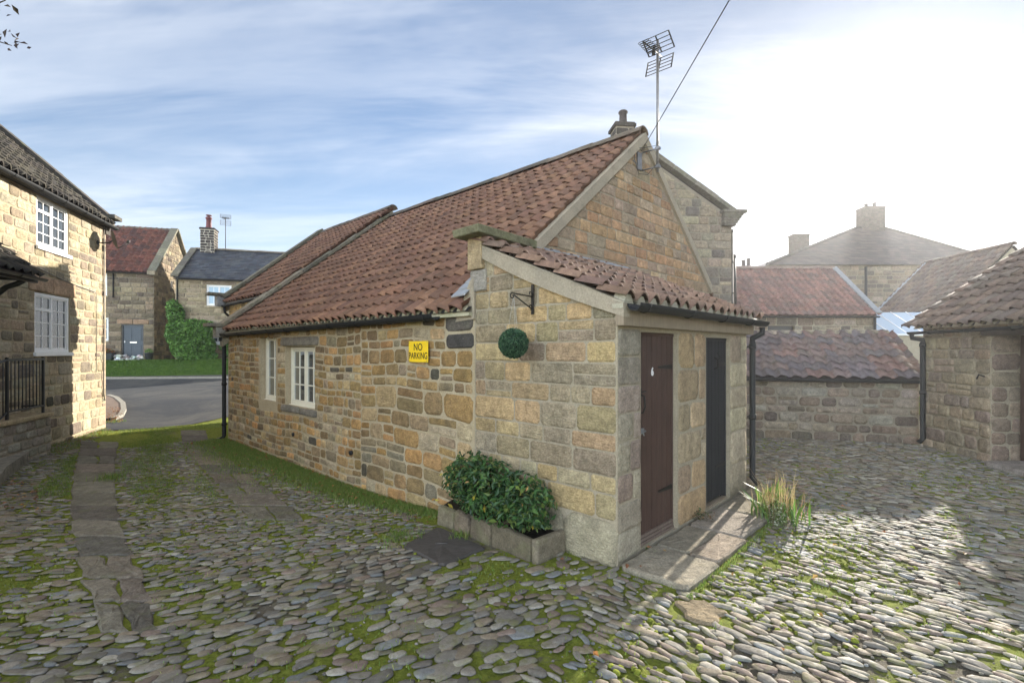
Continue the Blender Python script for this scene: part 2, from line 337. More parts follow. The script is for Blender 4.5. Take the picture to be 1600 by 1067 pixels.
def sheet(mb, F, A0, A1, B0, B1, holes=(), depth=.12, mi=1, col=(.4, .35, .25)):
    """wall face with openings and their reveals"""
    xs = sorted(set([A0, A1]+[h[0] for h in holes]+[h[1] for h in holes])); zs = sorted(set([B0, B1]+[h[2] for h in holes]+[h[3] for h in holes]))
    for i in range(len(xs)-1):
        for k in range(len(zs)-1):
            xm, zm = (xs[i]+xs[i+1])/2, (zs[k]+zs[k+1])/2
            if any(h[0] < xm < h[1] and h[2] < zm < h[3] for h in holes): continue
            mb.raw(F(np.array([(xs[i], zs[k], 0), (xs[i+1], zs[k], 0), (xs[i+1], zs[k+1], 0), (xs[i], zs[k+1], 0)], float)), [(0, 1, 2, 3)], col, mi)
    for (a0, a1, b0, b1) in holes:
        q = [(a0, b0), (a1, b0), (a1, b1), (a0, b1)]
        for i in range(4):
            p, r = q[i], q[(i+1) % 4]
            mb.raw(F(np.array([(p[0], p[1], 0), (r[0], r[1], 0), (r[0], r[1], -depth), (p[0], p[1], -depth)], float)), [(0, 1, 2, 3)], col, mi)
def window(parent, F, a0, a1, b0, b1, rec, mat, cols=2, rows=3, fr=.055, bar=.02, glass=None, sill=True, sillmat=None, top=False, silld=.05):
    """casement window: frame, glazing bars, panes and sill"""
    m = MB(); B = lambda x0, x1, z0, z1, d0, d1: m.box((x0, z0, d0), (x1, z1, d1), F=F)
    B(a0, a1, b0, b0+fr, -rec-.05, -rec+.012); B(a0, a1, b1-fr, b1, -rec-.05, -rec+.012); B(a0, a0+fr, b0+fr, b1-fr, -rec-.05, -rec+.010); B(a1-fr, a1, b0+fr, b1-fr, -rec-.05, -rec+.010)
    n = cols; iw = (a1-a0-2*fr); mull = .045
    for i in range(1, n): x = a0+fr+iw*i/n; B(x-mull/2, x+mull/2, b0+fr, b1-fr, -rec-.05, -rec+.008)
    for i in range(n):
        x0 = a0+fr+iw*i/n+(mull/2 if i else 0); x1 = a0+fr+iw*(i+1)/n-(mull/2 if i < n-1 else 0); s_ = .028
        for (p, q, r, t) in ((x0, x1, b0+fr, b0+fr+s_), (x0, x1, b1-fr-s_, b1-fr), (x0, x0+s_, b0+fr, b1-fr), (x1-s_, x1, b0+fr, b1-fr)): B(p+.002, q-.002, r+.002, t-.002, -rec-.04, -rec-.004)
        B((x0+x1)/2-bar/2, (x0+x1)/2+bar/2, b0+fr+s_, b1-fr-s_, -rec-.035, -rec-.012)
        zz = [b0+fr+(b1-b0-2*fr)*k/rows for k in range(1, rows)]
        for z in zz: B(x0+s_, x1-s_, z-bar/2, z+bar/2, -rec-.034, -rec-.011)
        if top and i in top:
            z = b0+fr+(b1-b0-2*fr)*(rows-1)/rows; B(x0, x1, z-.028, z+.028, -rec-.045, -rec+.004)
    w = m.build('window', mat, parent)
    g = MB(); g.box((a0+fr*.5, b0+fr*.5, -rec-.030), (a1-fr*.5, b1-fr*.5, -rec-.022), F=F); g.build('pane', glass or GLASS, w)
    if sill:
        s_ = MB(); s_.box((a0-.05, b0-.075, -rec), (a1+.05, b0-.002, silld), F=F, col=(.40, .34, .24)); s_.build('sill', sillmat or mat, w, bevel=.006)
    return w
# ------------------------------------------------------------------ roofs
T_RED = [(.20, .105, .068), (.185, .098, .064), (.215, .115, .072), (.17, .09, .062), (.155, .085, .06), (.20, .11, .074), (.235, .13, .082), (.18, .097, .068)]
T_OLD = [(.165, .12, .092), (.14, .10, .08), (.185, .13, .10), (.12, .09, .075), (.15, .12, .10)]
T_DARK = [(.04, .036, .031), (.052, .047, .038), (.034, .031, .028), (.062, .055, .042)]
def pantiles(mb, O, A, U, L, S, pal, cw=.20, rl=.24, amp=.038, lim=None, mi=0, na=8, flip=False):
    O, A, U = [np.array(x, float) for x in (O, A, U)]; A /= np.linalg.norm(A); U /= np.linalg.norm(U); N = np.cross(A, U)
    if N[2] < 0: N = -N
    t = np.linspace(0, 1.14, na); prof = amp*(np.sin(2*math.pi*(t-.08)) + .35*np.sin(4*math.pi*(t-.08)+.6)); rows = math.ceil(S/rl); cols = math.ceil(L/cw)
    if flip: prof = prof[::-1].copy()
    base = [pal[0]]
    for r in range(rows):
        s0 = r*rl; s1 = min(s0+rl*1.18, S+.02)
        for c in range(cols):
            a0 = c*cw
            if lim:
                lo, hi = lim(s0)
                if a0 < lo-cw*.6 or a0 > hi-cw*.4: continue
            col = np.array(jit(random.choice(pal), .09)); da = random.gauss(0, .004); lift = .040+random.gauss(0, .004); sk = random.gauss(0, .008); ds = random.gauss(0, .006)
            vs = []
            for (s, up, dn) in ((s0+ds, lift, .020), (s0+ds, lift, 0), ((s0+s1)/2, lift*.5, 0), (s1, 0, 0)):
                for k in range(na): vs.append(O+A*(a0+t[k]*cw+da+sk*(s-s0))+U*s+N*(prof[k]+up-dn+.03))
            f = [(q*na+k, q*na+k+1, (q+1)*na+k+1, (q+1)*na+k) for q in range(3) for k in range(na-1)]
            cc = np.tile(col, (4*na, 1)); mb.raw(vs, f, cc, mi, True)
def slates(mb, O, A, U, L, S, pal, cw=.28, rl=.22, mi=0, lim=None):
    O, A, U = [np.array(x, float) for x in (O, A, U)]; A /= np.linalg.norm(A); U /= np.linalg.norm(U); N = np.cross(A, U)
    if N[2] < 0: N = -N
    for r in range(math.ceil(S/rl)):
        s0 = r*rl; s1 = min(s0+rl*1.15, S); off = (r % 2)*cw/2
        for c in range(-1, math.ceil(L/cw)):
            a0 = max(0, c*cw+off); a1 = min(L, (c+1)*cw+off-.006)
            if lim: lo, hi = lim(s0); a0 = max(a0, lo); a1 = min(a1, hi)
            if a1-a0 < .03: continue
            col = jit(random.choice(pal), .15); l0 = .02+random.gauss(0, .002)
            vs = [O+A*a+U*s+N*z for (a, s, z) in ((a0, s0, l0-.014), (a1, s0, l0-.014), (a1, s0, l0), (a0, s0, l0), (a1, s1, .004), (a0, s1, .004))]
            mb.raw(vs, [(0, 1, 2, 3), (3, 2, 4, 5)], col, mi)
def ridge(mb, P0, P1, r=.11, seg=.42, pal=T_OLD, mi=0, half=8):
    P0, P1 = np.array(P0, float), np.array(P1, float); d = P1-P0; L = np.linalg.norm(d); d /= L; x = np.cross(d, (0, 0, 1)); x /= np.linalg.norm(x); n = max(1, round(L/seg)); y = np.cross(x, d)
    for i in range(n):
        a = P0+d*L*i/n; b = P0+d*(L*(i+1)/n+.015); vs = []; w = random.gauss(0, .004)
        for (p, rr) in ((a, r*1.04), (b, r)):
            for k in range(half+1): t = math.pi*k/half; vs.append(p+x*rr*math.cos(t)+y*(rr*.8*math.sin(t)+w))
            for k in range(half, -1, -1): t = math.pi*k/half; vs.append(p+x*(rr-.02)*math.cos(t)+y*((rr-.02)*.8*math.sin(t)+w))
        h = 2*(half+1); mb.raw(vs, [(k, (k+1) % h, h+(k+1) % h, h+k) for k in range(h)]+[tuple(range(h))], jit(random.choice(pal), .12), mi)
def coping(mb, P0, P1, wid, th, side, seg=.6, pal=((.20, .185, .14), (.25, .225, .17), (.16, .15, .115)), mi=0):
    """flat coping stones along a sloping line; side = horizontal unit vector of the width"""
    P0, P1, side = [np.array(x, float) for x in (P0, P1, side)]; d = P1-P0; L = np.linalg.norm(d); d /= L; up = np.cross(d, side); up = up if up[2] > 0 else -up; n = max(1, round(L/seg))
    for i in range(n):
        a = P0+d*(L*i/n+.004); b = P0+d*(L*(i+1)/n-.004); w = wid/2*random.uniform(.97, 1.03); z = random.gauss(0, .004)
        p = [a-side*w, b-side*w, b+side*w, a+side*w]; mb.hexa([q+up*z for q in p]+[q+up*(th+z) for q in p], jit(random.choice(pal), .12), mi)
def gutter(mb, P0, P1, out, r=.055, brackets=.7, mi=0):
    """half-round gutter with brackets"""
    P0, P1, out = [np.array(x, float) for x in (P0, P1, out)]; L = np.linalg.norm(P1-P0); d = (P1-P0)/L; up = np.array((0, 0, 1.)); n = 10; vs = []
    for p in (P0, P1):
        for rr in (r, r-.006):
            rng = range(n+1) if rr == r else range(n, -1, -1)
            for k in rng: t = math.pi*k/n; vs.append(p-out*rr*math.cos(t)-up*rr*math.sin(t))
    h = 2*(n+1); mb.raw(vs, [(k, (k+1) % h, h+(k+1) % h, h+k) for k in range(h)]+[tuple(range(h)), tuple(range(h, 2*h))], mi=mi, smooth=False)
    x = .15
    while x < L:
        c = P0+d*x; pts = [c-out*(r+.004)*math.cos(math.pi*k/8)-up*(r+.004)*math.sin(math.pi*k/8) for k in range(9)]; mb.tube(pts, .006, 5, mi=mi); mb.tube([pts[0], pts[0]-out*.06+up*.02], .006, 5, mi=mi); x += brackets
def downpipe(name, parent, top, bot, wallv, r=.034, mat=None, swan=None):
    m = MB(); top, bot, wallv = np.array(top, float), np.array(bot, float), np.array(wallv, float); pts = []
    if swan is not None: pts = [np.array(swan, float), np.array(swan, float)-V3(0, 0, .07), top+V3(0, 0, .05)]
    pts += [top, bot+V3(0, 0, .1), bot+V3(0, 0, .03)-wallv*.07]; m.tube(pts, r, 12)
    z = top[2]-.08
    for z in np.arange(top[2]-.05, bot[2]+.1, -.85):
        c = np.array((top[0], top[1], z)); m.tube([c+V3(0, 0, .03), c-V3(0, 0, .03)], r+.009, 12); m.tube([c, c+wallv*.06], .012, 6)
    return m.build(name, mat or PVC, parent)
# ------------------------------------------------------------------ terrain
UC = np.array((-.723, .691)); VC = np.array((.691, .723)); C0 = np.array((.832, 3.879))
def sst(x, a, b): t = np.clip((x-a)/(b-a), 0, 1); return t*t*(3-2*t)
def gz(X, Y):
    X = np.asarray(X, float); Y = np.asarray(Y, float); yl = (X-C0[0])*UC[0]+(Y-C0[1])*UC[1]
    z = -.177*sst(yl, 0, 4.4); m = 1-sst(X, -6, -2)
    z = z+m*(.045*(np.clip(Y, 13, 24)-13)+.85*sst(Y, 24.3, 28)) - .02*(1-m)
    return z+.02*(1-m)*1.0
def at(px, py, dz=0.):     # ground point under a photo pixel
    d = V3((px-CX)/FPX, 1, -(py-HZ)/FPX); t = 3.
    for _ in range(60): t = t+.7*((EYE+d[2]*t-float(gz(d[0]*t, t))-dz)/max(1e-3, -d[2]))
    return V3(d[0]*t, t, float(gz(d[0]*t, t))+dz)
def yl(x, y): p = C0+VC*x+UC*y; return float(p[0]), float(p[1])   # cottage frame -> world
def mossd(X, Y):
    """how mossy or grassy the yard is, 0..1"""
    X = np.asarray(X, float); Y = np.asarray(Y, float); dx, dy = X-C0[0], Y-C0[1]; a = dx*VC[0]+dy*VC[1]; b = dx*UC[0]+dy*UC[1]
    w = np.sin(X*2.3+1.1)*np.cos(Y*2.9-X)+.6*np.sin(X*5.3+Y*4.1)+.35*np.sin(X*11-Y*9+2); r = CX+FPX*X/np.maximum(Y, .5)*1.0
    wall = np.exp(-((a+.12)/(.16+.42*sst(b, 2.2, 5)))**2)*sst(b, 1.9, 2.6); mid = np.exp(-(((X+4.2+(Y-7)*.47)/.75)**2))*sst(Y, 5.0, 8.5)
    lft = np.exp(-(((X+3.9+(Y-5)*.75)/.8)**2))*sst(Y, 3.4, 4.5)*.55; sunny = np.exp(-(((a-1.5)/1.7)**2+((b+1.15)/.62)**2))*.9; front = np.exp(-(((X-.1)/.9)**2+((Y-3.75)/.42)**2))*.95
    lane = sst(b, 8.5, 10)*.6; base = .36+.05*(X < .8)+.10*np.sin(X*1.1-Y*1.7)
    d = np.maximum.reduce([wall, mid, lft, sunny, front, lane, base+.10*(X < -2)+0*X])+.20*w
    gx_ = np.interp(Y, [3.0, 4.4, 6.0, 8.2], [3.1, 3.55, 4.55, 5.95]); gl = np.exp(-((X-gx_)/.28)**2)*sst(Y, 3.2, 3.8)
    return np.clip(d-.6*gl, 0, 1)
def build_ground():
    xs = np.concatenate([np.linspace(-120, -40, 5), np.linspace(-34, -12, 12), np.linspace(-11, 9, 286), np.linspace(10, 40, 16), np.linspace(60, 120, 4)])
    ys = np.concatenate([np.linspace(-120, -10, 6), np.linspace(-6, .4, 9), np.linspace(.5, 14, 194), np.linspace(14.5, 32, 36), np.linspace(36, 130, 6)])
    X, Y = np.meshgrid(xs, ys); Z = gz(X, Y); near = (np.abs(X) < 9) & (Y > 0) & (Y < 13)
    Z = Z+near*.006*(np.sin(X*9.1+Y*3)*np.cos(Y*11.3-X*2.1)+np.sin(X*23+Y*17)*.5)-.012
    n, k = X.shape; m = MB(); f = [(j*k+i, j*k+i+1, (j+1)*k+i+1, (j+1)*k+i) for j in range(n-1) for i in range(k-1)]
    D = mossd(X, Y).ravel(); m.raw(np.stack([X.ravel(), Y.ravel(), Z.ravel()], 1), f, np.stack([D, D, D], 1), smooth=True); m.build('ground', YARD, kind='structure')
build_ground()
def patch(name, pix, mat, dz=.004, step=.6, world=None, **kw):
    """a sheet on the terrain bounded by photo-measured points"""
    P = np.array([at(*p)[:2] for p in pix]) if world is None else np.array(world, float)
    x0, y0 = P.min(0); x1, y1 = P.max(0); m = MB(); poly = [tuple(p) for p in P]
    nx, ny = max(1, int((x1-x0)/step)), max(1, int((y1-y0)/step)); import mathutils
    for i in range(nx):
        for j in range(ny):
            cx0, cx1 = x0+(x1-x0)*i/nx, x0+(x1-x0)*(i+1)/nx; cy0, cy1 = y0+(y1-y0)*j/ny, y0+(y1-y0)*(j+1)/ny; q = poly
            for (p, n) in (((cx0, 0), (-1, 0)), ((cx1, 0), (1, 0)), ((0, cy0), (0, -1)), ((0, cy1), (0, 1))):
                q = clip(q, p, n)
                if len(q) < 3: break
            if len(q) < 3: continue
            m.raw([(a, b, float(gz(a, b))+dz) for a, b in q], [tuple(range(len(q)))], smooth=False)
    return m.build(name, mat, kind='structure', **kw)
def inpoly(x, y, P):
    c = False; n = len(P)
    for i in range(n):
        (x0, y0), (x1, y1) = P[i], P[i-1]
        if (y0 > y) != (y1 > y) and x < (x1-x0)*(y-y0)/(y1-y0)+x0: c = not c
    return c
near_edge = [at(*p)[:2] for p in [(60, 676), (120, 674), (186, 672), (240, 669), (300, 663), (350, 652)]]
road_poly = [(-60, 10.5)]+[tuple(p) for p in near_edge]+[(-4, 17), (0, 19), (0, 26), (-60, 21.5)]
far_l, far_r = at(165, 592.5), at(350, 591.5)
def lerp(a, b, t): return a+(b-a)*t
k_dir = (far_r-far_l)[:2]; k_dir /= np.linalg.norm(k_dir); FL = far_l[:2]-k_dir*30; FR = far_r[:2]+k_dir*14; nb = np.array((-k_dir[1], k_dir[0]))
road_poly = [(-60, near_edge[0][1]-2)]+[tuple(p) for p in near_edge]+[(-3.6, 15), (0, 17)]+[tuple(FR), tuple(FL)]
patch('road', None, ASPH, .006, .8, world=road_poly)
def strip(name, P, Q, w, h, mat, off=0., seg=1.0, **kw):
    P, Q = np.array(P), np.array(Q); d = Q-P; L = np.linalg.norm(d); d /= L; n = np.array((-d[1], d[0])); m = MB(); k = max(1, int(L/seg))
    for i in range(k):
        a, b = P+d*(L*i/k+.004)+n*off, P+d*(L*(i+1)/k-.004)+n*off; c = [a, b, b+n*w, a+n*w]
        m.hexa([(q[0], q[1], float(gz(*q))-.15) for q in c]+[(q[0], q[1], float(gz(*q))+h) for q in c], jit((.30, .28, .25), .1))
    return m.build(name, mat, kind='structure', **kw)
strip('kerb', FL, FR, .14, .10, KERB)
strip('pavement', FL, FR, .45, .095, plain('footpath_tarmac', (.11, .105, .10), .9, .2, var=.2), .146)
def grass_bank():
    m = MB(); n = 50
    for i in range(n):
        for j in range(5):
            q = []
            for (di, dj) in ((0, 0), (1, 0), (1, 1), (0, 1)):
                p = FL+(FR-FL)*(i+di)/n+nb*(.6+2.9*(j+dj)/5); q.append((p[0], p[1], float(gz(*p))+.10))
            m.raw(q, [(0, 1, 2, 3)])
    m.build('lawn', TURF, kind='structure')
grass_bank()
# pavement corner beside the left house
pv = [at(*p)[:2] for p in [(140, 617), (165, 620), (178, 624), (188, 633), (189, 643), (184, 652), (172, 657), (140, 662)]]
patch('pavement', None, plain('corner_paving', (.20, .15, .12), .9, .2, var=.25, sc=6), .07, .5, world=pv)
m = MB()
for i in range(1, 6):
    a, b = np.array(pv[i]), np.array(pv[i+1]); d = b-a; L = np.linalg.norm(d); d /= L; n = np.array((d[1], -d[0])); n = n if n[0] > 0 else -n
    c = [a, b, b+n*.13, a+n*.13]; m.hexa([(q[0], q[1], float(gz(*q))-.1) for q in c]+[(q[0], q[1], float(gz(*q))+.085) for q in c], jit((.42, .40, .36), .08))
m.build('kerb', KERB, kind='structure')
EXCL = []
# worn flag tracks and single slabs (pixel outlines measured on the ground)
def quad_slab(mb, P, th=.03, lift=.006, col=(.2, .19, .17), shrink=.014, irr=.022):
    P = [np.array(p[:2], float) for p in P]; c = sum(P)/len(P); poly = []
    for i in range(len(P)):
        a, b = P[i], P[(i+1) % len(P)]
        for t in (0.06, .35, .65, .94):
            q = a+(b-a)*t; q = c+(q-c)*(1-shrink/np.linalg.norm(q-c)); q = q+np.random.uniform(-irr, irr, 2); poly.append(q)
    n = len(poly); inner = [c+(q-c)*(1-.02/np.linalg.norm(q-c)) for q in poly]; inn2 = [c+(q-c)*.5 for q in poly]; t1, t2 = np.random.uniform(-.006, .006, 2)
    def z(q, k): return float(gz(*q))+k
    vs = [(q[0], q[1], z(q, lift-th)) for q in poly]+[(q[0], q[1], z(q, lift-.012)) for q in poly]+[(q[0], q[1], z(q, lift+random.uniform(-.003, .003))) for q in inner]+[(q[0], q[1], z(q, lift+random.uniform(-.004, .004))) for q in inn2]+[(c[0], c[1], z(c, lift+.002))]
    f = []
    for r in range(3):
        for i in range(n): k = (i+1) % n; f.append((r*n+i, r*n+k, (r+1)*n+k, (r+1)*n+i))
    f += [(3*n+i, 3*n+(i+1) % n, 4*n) for i in range(n)]
    mb.raw(vs, f, jit(col, .16), 0, False)
def track(pl, pr, cuts, cols):
    """flags between a left and a right pixel polyline"""
    def along(pl_, y): ys = [p[1] for p in pl_]; return float(np.interp(y, ys, [p[0] for p in pl_]))
    m = MB(); P = [at(along(pl, y), y) for y in cuts]; Q = [at(along(pr, y), y) for y in cuts]
    for i in range(len(cuts)-1):
        a, b, c, d = P[i], Q[i], Q[i+1], P[i+1]
        if random.random() < .35:
            t = random.uniform(.4, .6); e, g = lerp(a, b, t), lerp(d, c, t+random.uniform(-.05, .05)); quad_slab(m, [a, e, g, d], col=random.choice(cols)); quad_slab(m, [e, b, c, g], col=random.choice(cols))
        else: quad_slab(m, [a, b, c, d], col=random.choice(cols))
    EXCL.append([tuple(p[:2]) for p in P]+[tuple(p[:2]) for p in Q[::-1]]); return m
TC = [(.17, .155, .13), (.20, .18, .145), (.155, .14, .12), (.22, .195, .155)]
track([(126, 690), (112, 745), (108, 800), (118, 865), (128, 905), (160, 988)], [(186, 690), (180, 745), (186, 800), (205, 865), (228, 905), (246, 988)],
      [690, 700, 712, 724, 738, 752, 770, 790, 812, 838, 868, 903, 940, 988], TC).build('path', TRACK, kind='structure')
track([(282, 672), (284, 690), (305, 720), (335, 752), (370, 790), (390, 812)], [(322, 672), (328, 690), (362, 720), (405, 752), (455, 790), (478, 812)],
      [672, 680, 690, 701, 713, 726, 740, 755, 771, 790, 812], TC).build('path', TRACK, kind='structure')
m = MB(); SL = [(-.02, .56), (.56, 1.23), (1.23, 1.95), (1.95, 2.62), (2.62, 3.1)]
for i, (a, b) in enumerate(SL):
    y0, y1 = (-.02, -.60+.03*i); 
    P = [yl(a, y0), yl(b, y0), yl(b, y1), yl(a, y1+.02)]
    if i in (1, 3):
        ym = -.32; quad_slab(m, [yl(a, y0), yl(b, y0), yl(b, ym), yl(a, ym)], .06, .028, (.31, .27, .205), .006, .004); quad_slab(m, [yl(a, ym), yl(b, ym), yl(b, y1), yl(a, y1)], .06, .031, (.34, .295, .225), .006, .004)
    else: quad_slab(m, P, .06, .03, (.325, .28, .215), .006, .004)
m.build('pavement', SLABM, kind='structure'); EXCL.append([yl(-.05, .1), yl(3.15, .1), yl(3.15, -.5), yl(-.02, -.66)])
m = MB(); P = [at(1052, 937), at(1100, 935), at(1143, 957), at(1118, 977), at(1070, 968)]; quad_slab(m, P, col=(.30, .26, .17)); EXCL.append([tuple(p[:2]) for p in P]); m.build('path', SLABM, kind='structure')
P = [at(627, 852), at(685, 822), at(762, 855), at(690, 884)]; m = MB(); quad_slab(m, P, .03, .004, (.10, .092, .085), .004, .003)
c = sum(P)/4; m.tube([c+V3(-.06, .02, .008), c+V3(.05, .03, .008)], .008, 6, col=(.03, .03, .03))
mh = m.build('inspection_cover', plain('cast_cover', (.075, .068, .064), .7, .3, var=.3, bump=.6, bs=45)); tag(mh, 'dark square drain cover set flush in the cobbles by the stone trough', 'drain cover'); EXCL.append([tuple(p[:2]) for p in P])
# foot prints kept free of cobbles
EXCL += [[yl(-.03, -.03), yl(2.97, -.03), yl(2.97, 1.6), yl(6.2, 1.6), yl(6.2, 12), yl(-.03, 12)], [yl(-.45, .5), yl(0, .5), yl(0, 2.3), yl(-.28, 2.3)]]
# ------------------------------------------------------------------ cobbles
CP = [(.19, .175, .15), (.215, .195, .165), (.16, .148, .13), (.20, .165, .125), (.17, .175, .175), (.24, .22, .185), (.195, .15, .125), (.14, .128, .11), (.29, .27, .23), (.21, .175, .13)]
def cob_mesh(seg, rings):
    a = np.arange(seg)*2*math.pi/seg; vs = []
    for (r, z) in rings: vs += [(math.copysign(abs(math.cos(t))**.85, math.cos(t))*r, math.copysign(abs(math.sin(t))**.85, math.sin(t))*r, z) for t in a]
    vs.append((0, 0, 1.)); n = len(rings); f = [(q*seg+k, q*seg+(k+1) % seg, (q+1)*seg+(k+1) % seg, (q+1)*seg+k) for q in range(n-1) for k in range(seg)]+[((n-1)*seg+k, (n-1)*seg+(k+1) % seg, n*seg) for k in range(seg)]
    return np.array(vs), f
CM = cob_mesh(12, [(1, -.5), (.97, .25), (.82, .68), (.5, .93)]); CF = cob_mesh(8, [(1, -.4), (.85, .6)])
def cobbles():
    m = MB(); cnt = 0
    def grid(theta, du, dv, region, seed, keep=.97, big=1., wav=.0):
        nonlocal cnt
        rng = np.random.RandomState(seed); ct, st = math.cos(theta), math.sin(theta)
        n = int(16/du); k = int(16/dv)
        for j in range(-k, k):
            off = rng.uniform(0, du)
            for i in range(-n, n):
                u = i*du+off+rng.normal(0, du*.13); u_ = u; v = j*dv+rng.normal(0, dv*.17)+.035*math.sin(u_*1.7+j*.05)*1
                x, y = u*ct-v*st-1.5, u*st+v*ct+5
                if y < .9 or y > 13.2 or abs(x) > (y+1.3)*1.12: continue
                if not region(x, y) or rng.rand() > keep: continue
                if any(inpoly(x, y, P) for P in EXCL): continue
                far = y > 5.6; bv, bf = CF if far else CM; big_ = 1+(rng.uniform(.2, .6) if rng.rand() < .13 else 0)
                if rng.rand() < (md(x, y)-.60)*1.6 or rng.rand() < .05: continue
                k_ = rng.uniform(.62, 1.2); L = du*rng.uniform(.38, .60)*big_*k_**.5; Wd = dv*rng.uniform(.34, .56)*big_*k_; H = rng.uniform(.004, .011); th = theta+rng.normal(0, .22)
                p = bv.copy(); e_ = rng.uniform(.65, 1.15); p[:, 0] = np.sign(p[:, 0])*np.abs(p[:, 0])**e_; p[:, 1] = np.sign(p[:, 1])*np.abs(p[:, 1])**rng.uniform(.7, 1.1); p[:, 0] *= L; p[:, 1] *= Wd; p[:, 2] = p[:, 2]*H
                p[:, 0] *= 1+rng.uniform(-.35, .35)*p[:, 1]/Wd*.6; p[:, 1] *= 1+rng.uniform(-.4, .4)*p[:, 0]/L*.6; 
                r = rng.uniform(0, 6.28, 2); an = np.arctan2(p[:, 1], p[:, 0]); s = 1+.09*np.sin(2*an+r[0])+.10*np.sin(3*an+r[1])+.05*np.sin(5*an+r[0]*3); p[:, 0] *= s; p[:, 1] *= s
                p[:, 2] += p[:, 0]*rng.uniform(-.07, .07)+p[:, 1]*rng.uniform(-.09, .09); p[:, 2] -= rng.uniform(0, .004)
                c_, s_ = math.cos(th), math.sin(th); q = np.stack([x+p[:, 0]*c_-p[:, 1]*s_, y+p[:, 0]*s_+p[:, 1]*c_, p[:, 2]], 1); q[:, 2] += gz(q[:, 0], q[:, 1])
                c = np.array(CP[rng.randint(len(CP))])*rng.uniform(.8, 1.2); m.raw(q, bf, c, 0, True); cnt += 1
    md = lambda x, y: float(mossd(x, y))
    def right(x, y): return x > .75+.5*(y-3.8)+.08*math.sin(7*y) and y > 1
    tl = at(150, 760); tl2 = at(240, 1000); te = at(250, 690)
    def left_of_track(x, y):
        px = CX+FPX*x/y; py = HZ+FPX*EYE/y; return px < np.interp(py, [690, 760, 860, 990, 1100], [150, 150, 165, 215, 200])
    grid(R(-42), .118, .056, right, 1)
    grid(R(0), .135, .066, lambda x, y: not right(x, y) and left_of_track(x, y), 2)
    grid(R(28), .122, .076, lambda x, y: not right(x, y) and not left_of_track(x, y) and y < 4.3+.12*math.sin(3*x), 3)
    grid(R(14), .100, .054, lambda x, y: not right(x, y) and not left_of_track(x, y) and y >= 4.3+.12*math.sin(3*x) and (x-C0[0])*UC[0]+(y-C0[1])*UC[1] < 9.9, 4, .93)
    rng = np.random.RandomState(77); bv, bf = cob_mesh(6, [(1, -.3), (.8, .6)])
    for _ in range(5200):
        y = 1.6+abs(rng.normal(0, 3.0)); x = rng.uniform(-1, 1)*(y+1)*1.08
        if y > 9 or any(inpoly(x, y, P) for P in EXCL[:6]): continue
        r = rng.uniform(.004, .014); q = bv*np.array((r, r*rng.uniform(.6, 1), r*.6)); q[:, 0] += x; q[:, 1] += y; q[:, 2] += float(gz(x, y))-.004; m.raw(q, bf, np.array(CP[rng.randint(len(CP))])*rng.uniform(.6, 1.3), 0, False)
    m.build('cobbled_yard', COBBLE, kind='structure'); print('cobbles', cnt)
cobbles()
# ------------------------------------------------------------------ cottage
def CF3(p): return p
COT = thing('stone_cottage', (*C0, 0), math.atan2(VC[1], VC[0]), 'long low sandstone cottage with a steep red pantile roof and two cream side windows', 'cottage')
GY = 1.68; RX, RZ = 3.465, 5.0; EX, EZ = -.10, 2.10; SLP = (RZ-EZ)/(RX-EX)
yend = lambda x: 9.45-.23*max(0, x)
def rz_at(x): return EZ+SLP*(x-EX) if x < RX else RZ-SLP*(x-RX)
F_long = frame_fn((0, 0, 0), (0, 1, 0), (-1, 0, 0)); F_gab = frame_fn((0, GY, 0), (1, 0, 0), (0, -1, 0)); F_door = frame_fn((0, 0, 0), (1, 0, 0), (0, -1, 0))
w2 = (5.345, 6.47, .79, 1.77); w1 = (6.88, 7.61, .80, 1.97)
m = MB(); holes = [w2, w1]; sheet(m, F_long, GY, 9.45, -.5, 2.12, holes, .14)
sh = [(5.20, 6.62, 1.77, 1.93), (5.25, 6.6, .67, .79), (6.80, 7.69, .68, .80)]
F_warp = lambda p: F_long(np.stack([p[:, 0]+.006*np.sin(p[:, 1]*9+p[:, 0]*4), p[:, 1]+(.014*np.sin(p[:, 0]*2.2+1)+.009*np.sin(p[:, 0]*5.3+p[:, 1]*3)), p[:, 2]], 1))
hs_ = holes+sh+[(6.80, 6.88, .8, 1.97), (7.61, 7.69, .8, 1.97)]
stone_field(m, F_warp, 3.95, 9.42, -.34, 2.10, (.085, .165), (.12, .36), P_COT, .021, .6, .010, hs_, (.79, 1.77, 1.93), dark=.02, split=.2)
stone_field(m, F_warp, GY+.02, 3.95, -.34, .55, (.15, .22), (.2, .5), P_COT+[(.22, .19, .13)], .022, .55, .012, (), (), dark=.04, split=.3)
stone_field(m, F_warp, GY+.02, 3.95, .55, 1.25, (.16, .26), (.26, .62), P_COT, .024, .5, .012, (), (), dark=.0, split=.35)
stone_field(m, F_warp, GY+.02, 3.95, 1.25, 2.10, (.10, .19), (.15, .42), P_COT, .024, .55, .012, [(1.7, 2.15, 1.72, 2.10)], (1.72,), dark=.03, split=.3)
stone(m, F_long, 1.70, 2.14, 1.91, 2.08, (.12, .105, .09), .8, .02); stone(m, F_long, 1.70, 2.12, 1.73, 1.88, (.065, .06, .055), .6, .02)   # sooty quoins
stone(m, F_long, 5.22, 6.60, 1.785, 1.925, (.20, .175, .14), .6, .03)      # window head
for (a, b) in ((5.27, 5.9), (5.9, 6.58)): stone(m, F_long, a, b, .68, .785, (.19, .17, .14), .6, .035)
